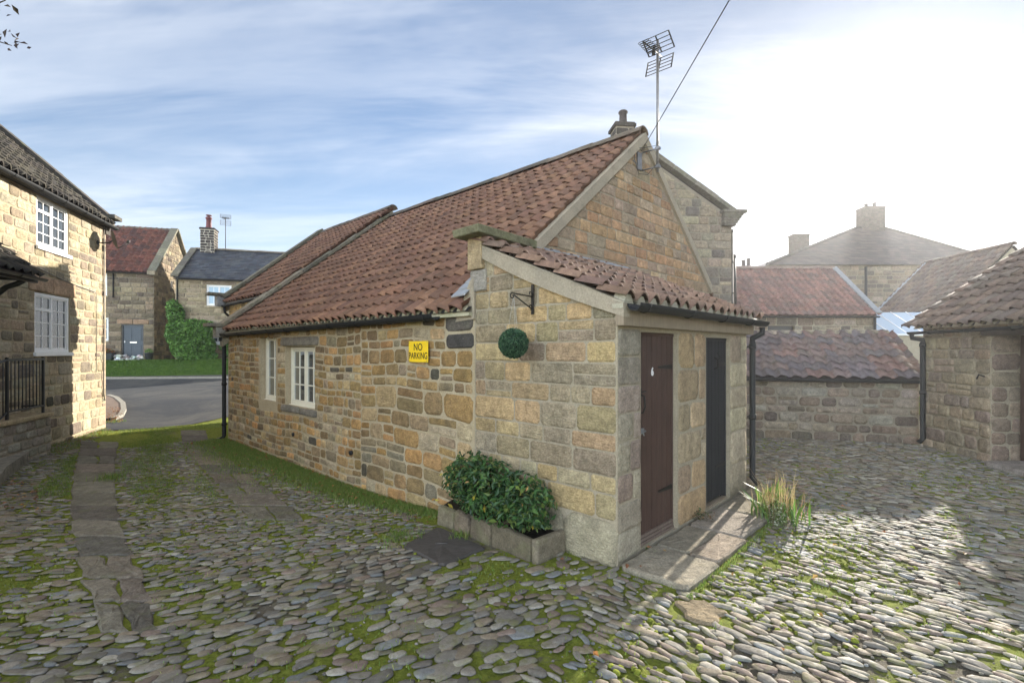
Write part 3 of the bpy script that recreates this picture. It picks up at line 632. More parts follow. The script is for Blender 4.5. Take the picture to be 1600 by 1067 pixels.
# far end wall and hidden walls
m.raw([(0, 9.45, -.5), (RX, yend(RX), -.5), (RX*2, yend(RX), -.5), (RX*2, yend(RX), EZ), (RX, yend(RX), RZ), (0, 9.45, EZ+.05)], [(0, 1, 4, 5), (1, 2, 3, 4)], mi=1)
m.raw([(5.98, GY, -.5), (5.98, 8.6, -.5), (5.98, 8.6, 2.9), (5.98, GY, 2.9)], [(0, 1, 2, 3)], mi=1)
m.build('side_wall', [STONE, MORTAR], COT)
m = MB(); gp = [(0, -.5), (5.98, -.5), (5.98, 2.93), (RX, RZ-.03), (0, 2.15)]
m.raw(F_gab(np.array([(a, b, 0) for a, b in gp], float)), [(0, 1, 2, 3, 4)], mi=1)
nL = (-SLP, 1); nR = (SLP, 1)
cl = [((0, 2.12-.03), nL), ((RX, RZ-.10), nR)]
stone_field(m, F_gab, 0.0, 5.97, 1.9, 5.0, (.135, .165), (.22, .44), P_GAB, .012, .18, .010, clips=[((0, rz_at(0)-.16), nL), ((RX, RZ-.16), nR)], dark=.0, split=0)
m.build('gable_wall', [STONE_CUT, MORTAR_G], COT)
m = MB(); U = V3(RX-EX, 0, RZ-EZ); Sl = np.linalg.norm(U)
pantiles(m, (EX, GY+.02, EZ), (0, 1, 0), U, 8.1, Sl, T_RED, lim=lambda s: (0, yend(EX+s*(RX-EX)/Sl)-GY-.1), flip=True)
U2 = V3(-(RX-EX), 0, RZ-EZ)
pantiles(m, (2*RX-EX-.45, GY+.02, EZ+.45*SLP), (0, 1, 0), U2, 6.9, Sl-.58, T_RED, na=5)
rf = m.build('roof', TILE, COT)
# dark underside so the roof is solid
m = MB(); m.raw([(EX, GY+.0, EZ), (RX, GY, RZ), (RX, yend(RX), RZ), (EX, 9.4, EZ), (6.0, GY, rz_at(6.0)), (6.0, yend(RX), rz_at(6.0))], [(0, 1, 2, 3), (1, 4, 5, 2)]); m.build('roof_deck', plain('roofing_felt', (.03, .03, .03)), rf)
m = MB(); ridge(m, (RX, GY-.02, RZ+.03), (RX, yend(RX)-.1, RZ+.03), .13, .45, [(.10, .085, .07), (.14, .11, .085), (.08, .075, .06)]); m.build('ridge_tiles', TILE_OLD, rf)
# verge band of mortar under the tile ends on the gable
m = MB()
for (xa, xb) in ((.62, RX), (RX, 6.02)):
    for i in range(12):
        x0, x1 = xa+(xb-xa)*i/12, xa+(xb-xa)*(i+1)/12; j0 = .0
        p = [(x0, GY-.045, rz_at(x0)-.13), (x1, GY-.045, rz_at(x1)-.13), (x1, GY+.1, rz_at(x1)-.13), (x0, GY+.1, rz_at(x0)-.13)]
        m.hexa([V3(*q) for q in p]+[V3(*q)+V3(0, 0, .16) for q in p])
m.build('verge', PLASTER, rf)
# eave: mortar fillets between tile rolls
m = MB()
for i in range(int(7.6/.20)):
    y = GY+.02+i*.20; m.prism([(EX+.01, y+.02, EZ-.005), (EX+.01, y+.17, EZ-.005), (EX+.01, y+.13, EZ+.062), (EX+.01, y+.07, EZ+.062)], (.10, 0, .06))
m.box((EX+.02, GY, EZ-.045), (.02, 9.4, EZ-.008)); m.build('eaves_fillet', mortar_mat('eaves_mortar', (.50, .45, .33), (.38, .36, .24)), rf)
m = MB(); gutter(m, (EX-.035, 2.15, EZ-.012), (EX-.035, 9.55, EZ-.045), (-1, 0, 0), .064, .75); m.build('gutter', PVC, COT)
downpipe('downpipe', COT, (-.06, 9.52, 1.9), (-.06, 9.52, -.2), (1, 0, 0), .04, swan=(EX-.03, 9.5, EZ-.10))
# far parapet of the cottage roof
m = MB(); e0, e1 = yend(0), yend(RX)
P0, P1 = V3(-.12, e0+.05, rz_at(-.12)+.0), V3(RX, e1+.05, RZ+.0)
m.hexa([P0+V3(0, -.1, -.3), P1+V3(0, -.1, -.3), P1+V3(0, .1, -.3), P0+V3(0, .1, -.3), P0+V3(0, -.1, .13), P1+V3(0, -.1, .13), P1+V3(0, .1, .13), P0+V3(0, .1, .13)], (.26, .23, .17))
coping(m, P0+V3(0, 0, .13), P1+V3(0, 0, .13), .34, .07, (0, 1, 0), .7); m.box((-.42, e0-.12, EZ+.10), (.1, e0+.22, EZ+.17), (.2, .18, .14)); m.box((-.25, e0-.08, EZ-.12), (.02, e0+.16, EZ+.097), (.30, .28, .24))
m.build('coping', COPING, rf, bevel=.008)
def window_c(w, cols): return window(COT, F_long, w[0]+.01, w[1]-.01, w[2]+.01, w[3]-.01, .10, CREAM, cols, 3, .05, .02, glass=GLASS_MIR, sill=True, sillmat=CREAM, silld=-.06)
window_c(w2, 2); window_c(w1, 1)
for (y, z, r) in ((2.0, 0, 0),): pass
for (y, z) in ((6.1, .33), (4.2, .30)):
    m = MB(); m.tube([(0.01, y, z), (-.035, y, z-.004)], .032, 12); m.build('waste_pipe', PVC, COT)
# second cottage beyond the coping
C2 = thing('stone_cottage', (*yl(.88, 9.5), 0), math.atan2(VC[1], VC[0]), 'small red-roofed cottage set back behind the far coping of the long cottage roof', 'cottage')
m = MB(); F = frame_fn((0, 0, 0), (0, 1, 0), (-1, 0, 0)); sheet(m, F, -.2, 2.9, -.5, 2.95); stone_field(m, F, -.2, 2.88, 1.9, 2.9, (.12, .18), (.2, .35), [(.50, .36, .18), (.45, .33, .17)], .02, .6, .012)
m.raw([(0, 2.9, -.5), (5.1, 2.9, -.5), (5.1, 2.9, 2.95), (2.55, 2.9, 5.2), (0, 2.9, 2.95)], [(0, 1, 2, 3, 4)], mi=1); m.build('wall', [STONE, MORTAR], C2)
m = MB(); U = V3(2.67, 0, 2.27); pantiles(m, (-.12, -1.0, 2.94), (0, 1, 0), U, 3.9, np.linalg.norm(U), T_RED, flip=True, lim=lambda s: (.92-s*.26, 3.85))
m.raw([(2.55, -.9, 5.2), (2.55, 2.9, 5.2), (5.2, 2.9, 2.95), (5.2, -.9, 2.95), (-.1, 0, 2.93), (-.1, 2.9, 2.93)], [(0, 1, 2, 3), (0, 1, 5, 4)]); r2 = m.build('roof', TILE, C2)
m = MB(); ridge(m, (2.55, -1.0, 5.23), (2.55, 2.85, 5.23), .12, .45, [(.10, .085, .07), (.14, .11, .085)]); m.build('ridge_tiles', TILE_OLD, r2)
m = MB(); P0, P1 = V3(-.15, 2.92, 2.97), V3(2.55, 2.92, 5.23); m.hexa([P0+V3(0, -.1, -.3), P1+V3(0, -.1, -.3), P1+V3(0, .1, -.3), P0+V3(0, .1, -.3), P0+V3(0, -.1, .1), P1+V3(0, -.1, .1), P1+V3(0, .1, .1), P0+V3(0, .1, .1)], (.26, .23, .17))
coping(m, P0+V3(0, 0, .1), P1+V3(0, 0, .1), .32, .07, (0, 1, 0), .7); m.box((-.52, 2.76, 3.14), (-.02, 3.08, 3.21), (.18, .17, .13)); m.box((-.30, 2.82, 2.86), (0, 3.05, 3.137), (.30, .30, .30)); m.build('coping', COPING, r2, bevel=.008)
m = MB(); gutter(m, (-.16, -.2, 2.90), (-.16, 2.85, 2.89), (-1, 0, 0), .05, .7); m.tube([(-.16, 2.75, 2.86), (-.14, 2.75, 2.7), (-.04, 2.75, 2.6)], .03, 10); m.build('gutter', PVC, C2)
# ------------------------------------------------------------------ outhouse (lean-to)
OUT = thing('stone_outhouse', (*C0, 0), math.atan2(VC[1], VC[0]), 'lean-to stone outhouse with two plank doors and a shallow pantile roof against the cottage gable', 'outhouse')
LX = 2.93; OEZ = 2.08; OHZ = 2.78; LS = (OHZ-OEZ)/GY
m = MB(); sheet(m, F_long, 0, GY, -.4, 2.0)
m.raw(F_long(np.array([(0, 2.0, 0), (GY, 2.0, 0), (GY, OHZ, 0), (0, OEZ, 0)], float)), [(0, 1, 2, 3)], mi=1)
stone_field(m, F_long, 0.01, GY-.01, .34, 2.80, (.13, .22), (.2, .56), P_CUT, .012, .22, .007, clips=[((0, OEZ-.10), (-LS, 1))], split=.08)
stone(m, F_long, 0.0, .52, -.06, .335, (.34, .30, .21), .5, .035); stone(m, F_long, .53, 1.1, 0, .335, (.28, .25, .18), .4, .02); stone(m, F_long, 1.11, 1.67, 0, .335, (.25, .22, .15), .4, .02)
D1 = (.366, 1.05, .03, 1.86); D2 = (1.72, 2.38, .03, 1.84)
sheet(m, F_door, 0, LX, -.3, 1.90, [D1, D2], .12); m.raw(F_door(np.array([(0, 1.90, 0), (LX, 1.90, 0), (LX, OEZ, 0), (0, OEZ, 0)], float)), [(0, 1, 2, 3)], mi=1)
stone_field(m, F_door, 0.0, D1[0]-.005, .02, 1.88, (.2, .27), (.17, .36), P_QUO, .010, .25, .008, split=0)
stone_field(m, F_door, D1[1]+.01, D2[0]-.01, .03, 1.88, (.24, .36), (.2, .6), [(.40, .29, .17), (.36, .28, .18), (.42, .31, .20), (.34, .26, .18)], .024, .35, .008, split=.1)
stone_field(m, F_door, D2[1]+.01, LX-.01, .03, 1.88, (.24, .4), (.3, .6), [(.42, .35, .24), (.38, .31, .22)], .014, .3, .008)
m.raw([(LX, 0, -.3), (LX, GY, -.3), (LX, GY, OHZ), (LX, 0, OEZ)], [(0, 1, 2, 3)], mi=1); m.build('wall', [STONE_CUT, MORTAR_G], OUT)
m = MB(); m.box((-.035, -.075, 1.895), (LX+.03, .0, 2.03)); m.build('lintel_beam', TIMBER, OUT, bevel=.006)
# roof of the lean-to
m = MB(); U = V3(0, GY+.10, LS*(GY+.10)); S_ = np.linalg.norm(U)
pantiles(m, (-.07, -.10, OEZ-.0), (1, 0, 0), U, 3.1, S_, [(.225, .14, .10), (.20, .125, .09), (.25, .16, .115), (.17, .11, .088)], lim=lambda s: (0, 3.12))
ro = m.build('roof', TILE, OUT)
m = MB(); m.raw([(-.05, -.09, OEZ), (LX+.12, -.09, OEZ), (LX+.12, GY, OHZ), (-.05, GY, OHZ)], [(0, 1, 2, 3)]); m.build('roof_deck', plain('roof_boards', (.05, .04, .03)), ro)
m = MB(); n = 10
for i in range(n):
    t0, t1 = i/n, (i+1)/n; y0, y1 = -.08+(GY+.08)*t0, -.08+(GY+.08)*t1; z0, z1 = OEZ+LS*(y0), OEZ+LS*y1
    w0, w1 = .085+.045*math.sin(math.pi*t0), .085+.045*math.sin(math.pi*t1)
    m.hexa([V3(-.045, y0, z0-w0), V3(-.045, y1, z1-w1), V3(.05, y1, z1-w1), V3(.05, y0, z0-w0), V3(-.045, y0, z0+.035), V3(-.045, y1, z1+.035), V3(.05, y1, z1+.035), V3(.05, y0, z0+.035)])
m.build('verge', PLASTER, ro)
m = MB()
for i in range(15): x = -.07+i*.20; m.prism([(x+.02, -.085, OEZ-.01), (x+.17, -.085, OEZ-.01), (x+.13, -.085, OEZ+.06), (x+.07, -.085, OEZ+.06)], (0, .1, .03))
m.box((-.05, -.078, OEZ-.05), (LX+.1, .02, OEZ-.012)); m.build('eaves_fillet', mortar_mat('eaves_mortar_pale', (.46, .42, .33), (.36, .33, .25)), ro)
m = MB(); 
for i in range(16):
    x0, x1 = .1+i*.18, .1+(i+1)*.18+.01; z = OHZ+.05+random.uniform(-.006, .006)
    m.hexa([V3(x0, GY-.11, z-.02), V3(x1, GY-.11, z-.02), V3(x1, GY-.028, z+.075), V3(x0, GY-.028, z+.075), V3(x0, GY-.11, z-.01), V3(x1, GY-.11, z-.01), V3(x1, GY-.023, z+.09), V3(x0, GY-.023, z+.09)])
m.build('flashing', LEAD, ro)
m = MB(); gutter(m, (-.02, -.158, OEZ-.015), (LX+.16, -.158, OEZ-.03), (0, -1, 0), .06, .8); m.build('gutter', PVC, OUT)
downpipe('downpipe', OUT, (LX+.03, -.06, 1.80), (LX+.03, -.06, .06), (0, 1, 0), .034, swan=(LX+.08, -.155, OEZ-.10))
# plank doors
def door(d, mat, plank, face):
    m = MB(); a0, a1, b0, b1 = d; n = round((a1-a0)/plank); w = (a1-a0-.02)/n
    for i in range(n): m.box((a0+.01+i*w+.004, b0+.05, -.085), (a0+.01+(i+1)*w-.004, b1-.03, -.055+random.uniform(-.002, .002)), F=F_door)
    m.box((a0+.01, b0+.05, -.10), (a1-.01, b1-.03, -.08), F=F_door)
    m.box((a0, b1-.03, -.11), (a1, b1, -.035), F=F_door); m.box((a0, b0, -.11), (a0+.008, b1-.03, -.04), F=F_door); m.box((a1-.008, b0, -.11), (a1, b1-.03, -.04), F=F_door)
    o = m.build('door', mat, OUT, bevel=.003); return o
d1 = door(D1, BROWN_WOOD, .095, 1); d1['label'] = 'brown plank door with a white number 6'
d2 = door(D2, BLACK_WOOD, .095, 1); d2['label'] = 'black plank door'
m = MB()
for k in range(3): m.box((D1[0]+.01, .03+k*.028, -.085), (D1[1]-.01, .055+k*.028, -.04+.006*(2-k)), F=F_door)
m.build('threshold', wood('peeling_threshold', (.10, .065, .05), (.20, .16, .13)), d1)
m = MB(); m.box((D2[0]+.01, .0, -.085), (D2[1]-.01, .045, -.03), F=F_door); m.build('threshold', TIMBER, d2)
def hinge(dd, z, o):
    m = MB(); m.prism(F_door(np.array([(dd[1]-.01, z-.022, -.052), (dd[1]-.01, z+.022, -.052), (dd[1]-.27, z+.010, -.052), (dd[1]-.29, z, -.052), (dd[1]-.27, z-.010, -.052)], float)), (0, -.006, 0)); m.build('hinge', IRON, o)
for z in (.42, 1.55): hinge(D1, z, d1); hinge(D2, z, d2)
m = MB(); x = D1[0]+.075; m.tube(F_door(np.array([(x, 1.33, -.05), (x+.01, 1.31, -.015), (x+.012, 1.22, -.008), (x, 1.17, -.02), (x-.01, 1.165, -.05)], float)), .008, 8); m.box((x-.02, 1.30, -.055), (x+.025, 1.375, -.047), F=F_door); m.tube(F_door(np.array([(x-.01, 1.345, -.045), (x+.05, 1.35, -.02)], float)), .008, 6)
m.build('latch', IRON, d1)
m = MB(); m.tube(F_door(np.array([(D1[0]-.03, 1.0, -.01), (D1[0]+.14, 1.005, -.035)], float)), .009, 8); m.box((D1[0]+.05, .985, -.055), (D1[0]+.13, 1.03, -.04), F=F_door); m.tube(F_door(np.array([(D1[0]+.09, 1.0, -.035), (D1[0]+.095, .97, -.02)], float)), .006, 6); m.build('bolt', plain('galvanised', (.35, .37, .38), .4, .5, .7), d1)
m = MB(); x = D2[0]+.34; m.tube(F_door(np.array([(x, 1.63, -.05), (x+.015, 1.60, -.015), (x+.015, 1.52, -.015), (x, 1.50, -.05)], float)), .008, 8); m.tube(F_door(np.array([(x+.08, 1.68, -.05), (x+.09, 1.63, -.02), (x+.09, 1.58, -.05)], float)), .006, 8); m.build('handle', IRON, d2)
def text(body, parent, loc, rot, size, mat, name='lettering', sx=1., ext=.001, bold=.0):
    c = bpy.data.curves.new(name, 'FONT'); c.body = body; c.size = size; c.extrude = ext; c.align_x = 'CENTER'; c.align_y = 'CENTER'; c.offset = bold; c.space_line = .9
    c.materials.append(mat); o = bpy.data.objects.new(name, c); SC.collection.objects.link(o); o.parent = parent; o.location = loc; o.rotation_euler = rot; o.scale = (sx, 1, 1)
    bpy.context.view_layer.update(); me = bpy.data.meshes.new_from_object(o); me.name = name; SC.collection.objects.unlink(o); bpy.data.objects.remove(o)
    o = bpy.data.objects.new(name, me); SC.collection.objects.link(o); o.parent = parent; o.location = loc; o.rotation_euler = rot; o.scale = (sx, 1, 1); return o
text('6', d1, (D1[0]+.30, .0525, 1.51), (R(90), 0, 0), .10, WHITE, 'door_number', .75, .003, .003)
# kneeler block and cap slab at the gable foot
m = MB(); m.box((-.06, GY-.16, 2.52), (.16, GY+.05, 2.84), (.40, .30, .18)); m.box((-.03, GY-.19, 2.3), (.12, GY+.04, 2.517), (.33, .30, .26)); m.build('kneeler', STONE_CUT, OUT, bevel=.015)
m = MB(); m.hexa([V3(-.19, GY-.26, 2.845), V3(.70, GY-.24, 2.815), V3(.72, GY+.16, 2.815), V3(-.17, GY+.14, 2.845), V3(-.20, GY-.27, 2.925), V3(.70, GY-.25, 2.90), V3(.72, GY+.17, 2.90), V3(-.18, GY+.15, 2.925)], (.19, .18, .11)); m.build('cap_stone', COPING, OUT, bevel=.012)
m = MB()
for i in range(3):
    x = .06+i*.09; m.hexa([V3(x, GY-.3, 2.72-.02*i), V3(x+.1, GY-.3, 2.70-.02*i), V3(x+.1, GY-.1, 2.80), V3(x, GY-.1, 2.80), V3(x, GY-.3, 2.76-.02*i), V3(x+.1, GY-.3, 2.73-.02*i), V3(x+.1, GY-.1, 2.83), V3(x, GY-.1, 2.83)])
m.build('flashing', LEAD, OUT, bevel=.006); m = MB()
for i in range(3):
    x = -.10+i*.08; y = GY+.16-i*.02; m.hexa([V3(x, y-.12, 2.26+.08*i), V3(x+.1, y-.12, 2.34+.08*i), V3(x+.1, y+.1, 2.33+.08*i), V3(x, y+.1, 2.25+.08*i), V3(x, y-.12, 2.28+.08*i), V3(x+.1, y-.12, 2.36+.08*i), V3(x+.1, y+.1, 2.35+.08*i), V3(x, y+.1, 2.27+.08*i)])
m.build('flashing', LEAD, OUT, bevel=.006)
m = MB(); m.prism([(-.035, GY-.02, 2.02), (-.035, GY+.28, 2.0), (-.035, GY+.04, 2.42), (-.035, GY-.02, 2.45)], (.06, 0, 0)); m.build('haunch', PLASTER, OUT, bevel=.01)
# ------------------------------------------------------------------ sign, bracket, ball, trough, shrub
crot = math.atan2(VC[1], VC[0])
def wl(x, y, z): p = yl(x, y); return (p[0], p[1], z)
sg = thing('warning_sign', wl(-.045, 2.592, 1.69), crot-R(90), 'yellow NO PARKING sign fixed to the cottage side wall', 'sign')
m = MB(); m.box((-.185, -.004, -.12), (.185, .004, .12)); m.build('plate', YELLOW, sg, bevel=.003)
text('NO', sg, (0, -.0055, .048), (R(90), 0, 0), .115, INK, 'lettering', .95, .0005, .0012); text('PARKING', sg, (0, -.0055, -.05), (R(90), 0, 0), .105, INK, 'lettering', .82, .0005, .0012)
for a in (-.17, .17):
    for b in (-.105, .105): m = MB(); m.tube([(a, -.003, b), (a, -.007, b)], .005, 8); m.build('screw', STEEL, sg)
br = thing('hanging_bracket', wl(-.02, .869, 2.05), crot, 'black wrought iron scroll bracket on the outhouse side wall', 'bracket')
m = MB(); m.box((-.012, -.014, -.02), (0, .014, .25)); m.build('back_plate', IRON, br, bevel=.002)
m = MB(); m.tube([(-.01, 0, .14), (-.27, 0, .15)], .006, 8)
def scroll(cx, cz, r, a0, a1, n=18): return [(cx+r*(1-.6*i/n)*math.cos(a0+(a1-a0)*i/n), 0, cz+r*(1-.6*i/n)*math.sin(a0+(a1-a0)*i/n)) for i in range(n+1)]
m.tube(scroll(-.27, .125, .028, R(90), R(430)), .005, 6); m.tube([(-.02, 0, .03), (-.25, 0, .135)], .006, 8); m.tube(scroll(-.035, .045, .025, R(-90), R(250)), .005, 6); m.tube(scroll(-.035, .165, .025, R(-90), R(250)), .005, 6); m.build('scroll_arm', IRON, br)
ball = thing('topiary_ball', wl(-.275, .869, 1.63), crot, 'round green artificial topiary ball hanging from the iron bracket', 'topiary ball')
def leaves(mb, C, Nn, size, pal, aspect=.55, curl=.15, rndN=.6):
    C = np.asarray(C); Nn = np.asarray(Nn); k = len(C); d = Nn+np.random.normal(0, rndN, (k, 3)); d /= np.linalg.norm(d, axis=1, keepdims=True)
    t = np.cross(d, np.random.normal(0, 1, (k, 3))); t /= np.linalg.norm(t, axis=1, keepdims=True); b = np.cross(d, t); s = size*np.random.uniform(.6, 1.3, (k, 1)); pal = np.array(pal)
    cols = pal[np.random.randint(len(pal), size=k)]*np.random.uniform(.7, 1.3, (k, 1))
    pts = np.stack([C-t*s*.5, C-b*s*aspect*.5+d*s*curl, C+t*s*.5, C+b*s*aspect*.5+d*s*curl, C-d*s*curl*.2], 1)   # diamond with a mid rib
    V = pts[:, [0, 1, 2, 3]].reshape(-1, 3); f = []
    for i in range(k): o = 4*i; f += [(o, o+1, o+2), (o, o+2, o+3)]
    mb.raw(V, f, np.repeat(cols, 4, 0))
m = MB(); n = 5200; d = np.random.normal(0, 1, (n, 3)); d /= np.linalg.norm(d, axis=1, keepdims=True); rr = .122*np.random.uniform(.88, 1.08, (n, 1))
leaves(m, d*rr+V3(0, 0, .135), d, .022, [(.05, .12, .06), (.03, .08, .045), (.09, .18, .09), (.02, .055, .03)], .45, .2, 1.0)
m.build('leaf_ball', LEAF, ball); m = MB(); m.lathe((0, 0, .135), [(.01, -.11)]+[(.112*math.sin(t), -.112*math.cos(t)) for t in np.linspace(.2, 3.0, 12)], 16, (.01, .02, .012)); m.build('core', plain('ball_core', (.008, .014, .008)), ball)
m = MB()
for a in (0, 2.1, 4.2): m.tube([(.05*math.cos(a), .05*math.sin(a), .24), (.0, 0, .55)], .0012, 4)
m.build('cord', plain('nylon_cord', (.5, .5, .48)), ball)
# planter
pl = thing('stone_trough', (*yl(0, .55), 0), crot, 'long low stone trough of earth against the foot of the outhouse wall', 'planter')
m = MB(); fx = lambda y: -.39+.115*(y-.05)
ycs = [.02, .55, .88, 1.16, 1.46]
for i in range(4):
    y0, y1 = ycs[i]+.006, ycs[i+1]-.006; h = (.165, .14, .12, .10)[i]; 
    p = [V3(fx(y0), y0, -.2), V3(fx(y0)+.085, y0, -.2), V3(fx(y1)+.085, y1, -.2), V3(fx(y1), y1, -.2)]; m.hexa([q+V3(-.015*(i % 2)+random.uniform(-.01, .01), 0, 0) for q in p]+[q+V3(random.uniform(-.012, .012), random.uniform(-.01, .01), h+.2+random.uniform(-.014, .014)) for q in p], jit((.19, .16, .11), .25))
m.hexa([V3(fx(0), -.06, -.15), V3(-.02, -.06, -.15), V3(-.02, .012, -.15), V3(fx(0), .012, -.15)]+[V3(fx(0), -.06, .18), V3(-.02, -.06, .17), V3(-.02, .012, .17), V3(fx(0), .012, .18)], (.21, .18, .13)); m.build('rim', COPING, pl, bevel=.02)
m = MB(); m.hexa([V3(fx(0)+.05, 0, -.1), V3(-.03, 0, -.1), V3(-.03, 1.45, -.1), V3(fx(1.45)+.05, 1.45, -.1), V3(fx(0)+.05, 0, .125), V3(-.03, 0, .14), V3(-.03, 1.45, .12), V3(fx(1.45)+.05, 1.45, .08)]); m.build('soil', SOIL, pl)
sh_ = thing('laurel_shrub', (*yl(-.19, 1.25), .14), crot, 'glossy dark green shrub growing in the stone trough', 'shrub')
def bush(parent, blobs, n, size, pal, stems=8, seed=1, aspect=.5, name='foliage', rn=.9, shell=.45):
    rs = np.random.RandomState(seed); m = MB(); C = []; Nn = []
    vol = np.array([b[3]*b[4]*b[5] for b in blobs]); vol = vol/vol.sum()
    for b, v in zip(blobs, vol):
        k = int(n*v); d = rs.normal(0, 1, (k, 3)); d /= np.linalg.norm(d, axis=1, keepdims=True); r = rs.uniform(shell, 1.08, (k, 1))**.6
        C.append(np.array(b[:3])+d*r*np.array(b[3:6])); Nn.append(d+V3(0, 0, .5))
    C = np.vstack(C); Nn = np.vstack(Nn); leaves(m, C, Nn, size, pal, aspect, .14, rn); o = m.build(name, LEAF, parent)
    m = MB(); 
    for i in range(stems):
        b = blobs[i % len(blobs)]; e = np.array(b[:3])+rs.uniform(-.6, .6, 3)*np.array(b[3:6]); p0 = V3(b[0]*.6+rs.uniform(-.05, .05), b[1]*.8, 0); m.tube([p0, (p0+e)/2+rs.uniform(-.04, .04, 3), e], [.008*(1+b[5]), .006*(1+b[5]), .003], 6)
    m.build('stem', BARK, parent); return o
LG = [(.04, .10, .028), (.055, .13, .035), (.028, .07, .022), (.09, .17, .05), (.04, .085, .04), (.12, .17, .04)]
bush(sh_, [(0, -.42, .27, .20, .28, .22), (-.03, -.1, .30, .22, .30, .25), (-.02, .22, .33, .20, .30, .26), (.02, .45, .25, .15, .20, .20), (-.12, -.2, .16, .16, .5, .14), (.0, -.58, .2, .16, .16, .18)], 2900, .070, LG+[(.22, .20, .04)]*0, 26, 3, .42)
m = MB(); rs = np.random.RandomState(5); C = np.stack([rs.uniform(-.26, .02, 26), rs.uniform(-.6, .6, 26), rs.uniform(.06, .42, 26)], 1); leaves(m, C, np.tile(V3(-1, 0, .3), (26, 1)), .06, [(.42, .34, .05), (.35, .20, .06)], .45); m.build('yellowed_leaves', LEAF, sh_)
# ------------------------------------------------------------------ mast aerial, cable
ma = thing('tv_aerial', wl(3.44, GY-.25, 4.42), crot, 'tall television aerial with grid reflectors on a steel mast at the cottage gable top', 'aerial')
m = MB(); m.tube([(0, 0, -.05), (0.0, 0, 1.92)], .019, 10); m.build('mast', STEEL, ma)
m = MB()
for z in (.03, .30): m.tube([(0, -.03, z), (-.01, .24, z+.0)], .012, 6); m.box((-.03, -.035, z-.02), (.03, .03, z+.02))
m.tube([(-.02, .235, .03), (-.30, .235, .10)], .01, 6); m.tube([(-.02, .235, .30), (-.18, .235, .10)], .01, 6); m.box((-.20, .215, .0), (-.08, .245, .26)); m.build('wall_bracket', STEEL, ma)
m = MB(); pts = [(.0, -.02, .1), (-.12, .1, -.1), (-.2, .2, -.08), (-.32, .2, .1), (-.28, .22, .3), (-.1, .2, .33), (0, .02, .35), (0.02, 0.0, .8), (.02, 0, 1.6)]
m.tube(pts, .005, 6); m.build('aerial_lead', BLACK, ma)
Rw = Matrix.Rotation(-crot, 3, 'Z')
def wv(x, y, z): v = Rw @ Vector((x, y, z)); return V3(*v)     # world-aligned offset in the aerial frame
def grid_panel(m, c, ax, up, w, h, n=5):
    for s_ in (-1, 0, 1): m.tube([c+ax*w*s_/2-up*h/2, c+ax*w*s_/2+up*h/2], .011, 6)
    for i in range(n): z = -h/2+h*i/(n-1); m.tube([c-ax*w/2+up*z, c+ax*w/2+up*z], .006, 5)
bd = wv(-.62, -.72, -.10); bd /= np.linalg.norm(bd); sd = np.cross(bd, (0, 0, 1.)); sd /= np.linalg.norm(sd); upv = np.cross(sd, bd); hub = V3(0, 0, 1.72)+bd*(-.05)
m = MB(); grid_panel(m, hub+upv*.15, sd, (upv*.62+bd*.78), .40, .26); grid_panel(m, hub-upv*.15, sd, (upv*.90-bd*.42), .40, .26); m.build('reflector', IRON, ma)
m = MB(); m.tube([hub-bd*.08, hub+bd*.52], .010, 6)
for k in range(7):
    c = hub+bd*(.16+.06*k); w = .10-.005*k
    pts = [c-sd*w+upv*.012, c+sd*w+upv*.012, c+sd*(w+.012), c+sd*w-upv*.012, c-sd*w-upv*.012, c-sd*(w+.012), c-sd*w+upv*.012]; m.tube(pts, .0045, 5)
m.tube([hub+bd*.16+upv*.06, hub+bd*.2-upv*.07], .025, 8); m.build('boom', IRON, ma)
cb = MB(); p0 = np.array(wl(3.36, GY-.03, 4.72)); p2 = V3(1140-CX, FPX, 0)*(4.2/FPX); p2[2] = EYE+(HZ-0)/FPX*4.2; dd_ = p2-p0; pe = p0+dd_*1.9
pts = [p0+(pe-p0)*t-V3(0, 0, .10*math.sin(math.pi*t)*0) for t in np.linspace(0, 1, 9)]; cb.tube(pts, .006, 6); tag(cb.build('overhead_cable', BLACK), 'thin dark overhead cable rising from the cottage gable top into the sky', 'cable')
# ------------------------------------------------------------------ generic house
def bf(O, rz):
    return thing
def chimney(parent, x, y, z0, w, d, h, pots, pal, mat=None, mort=None, pot=(.09, .30), potmat=None, name='chimney'):
    m = MB(); m.box((x-w/2, y-d/2, z0), (x+w/2, y+d/2, z0+h-.12), (.2, .17, .13), 1); sz = h-.16
    for (F, ww) in ((frame_fn((x-w/2, y-d/2, z0), (1, 0, 0), (0, -1, 0)), w), (frame_fn((x-w/2, y-d/2, z0), (0, 1, 0), (-1, 0, 0)), d), (frame_fn((x+w/2, y-d/2, z0), (0, 1, 0), (1, 0, 0)), d)):
        stone_field(m, F, 0, ww, 0, sz, (.14, .2), (.2, .4), pal, .02, .4, .012, fine=False)
    m.box((x-w/2-.05, y-d/2-.05, z0+h-.12), (x+w/2+.05, y+d/2+.05, z0+h-.04), pal[0]); m.box((x-w/2-.02, y-d/2-.02, z0+h-.04), (x+w/2+.02, y+d/2+.02, z0+h), pal[-1])
    c = m.build(name, [mat or STONE_FAR, mort or MORTAR_D], parent)
    for (dx, ph, cowl) in pots:
        m = MB(); r = pot[0]; m.lathe((x+dx, y, z0+h-.01), [(r*1.15, 0), (r*1.2, ph*.12), (r, ph*.2), (r*.9, ph*.8), (r*1.15, ph*.84), (r*1.18, ph*.93), (r*.95, ph), (r*.7, ph), (r*.7, ph*.8)], 14)
        if cowl: m.lathe((x+dx, y, z0+h+ph), [(r*.5, 0), (r*.5, .07), (r*1.1, .08), (r*1.0, .12), (.01, .15)], 12)
        m.build('chimney_pot', potmat or TERRA, c)
    return c
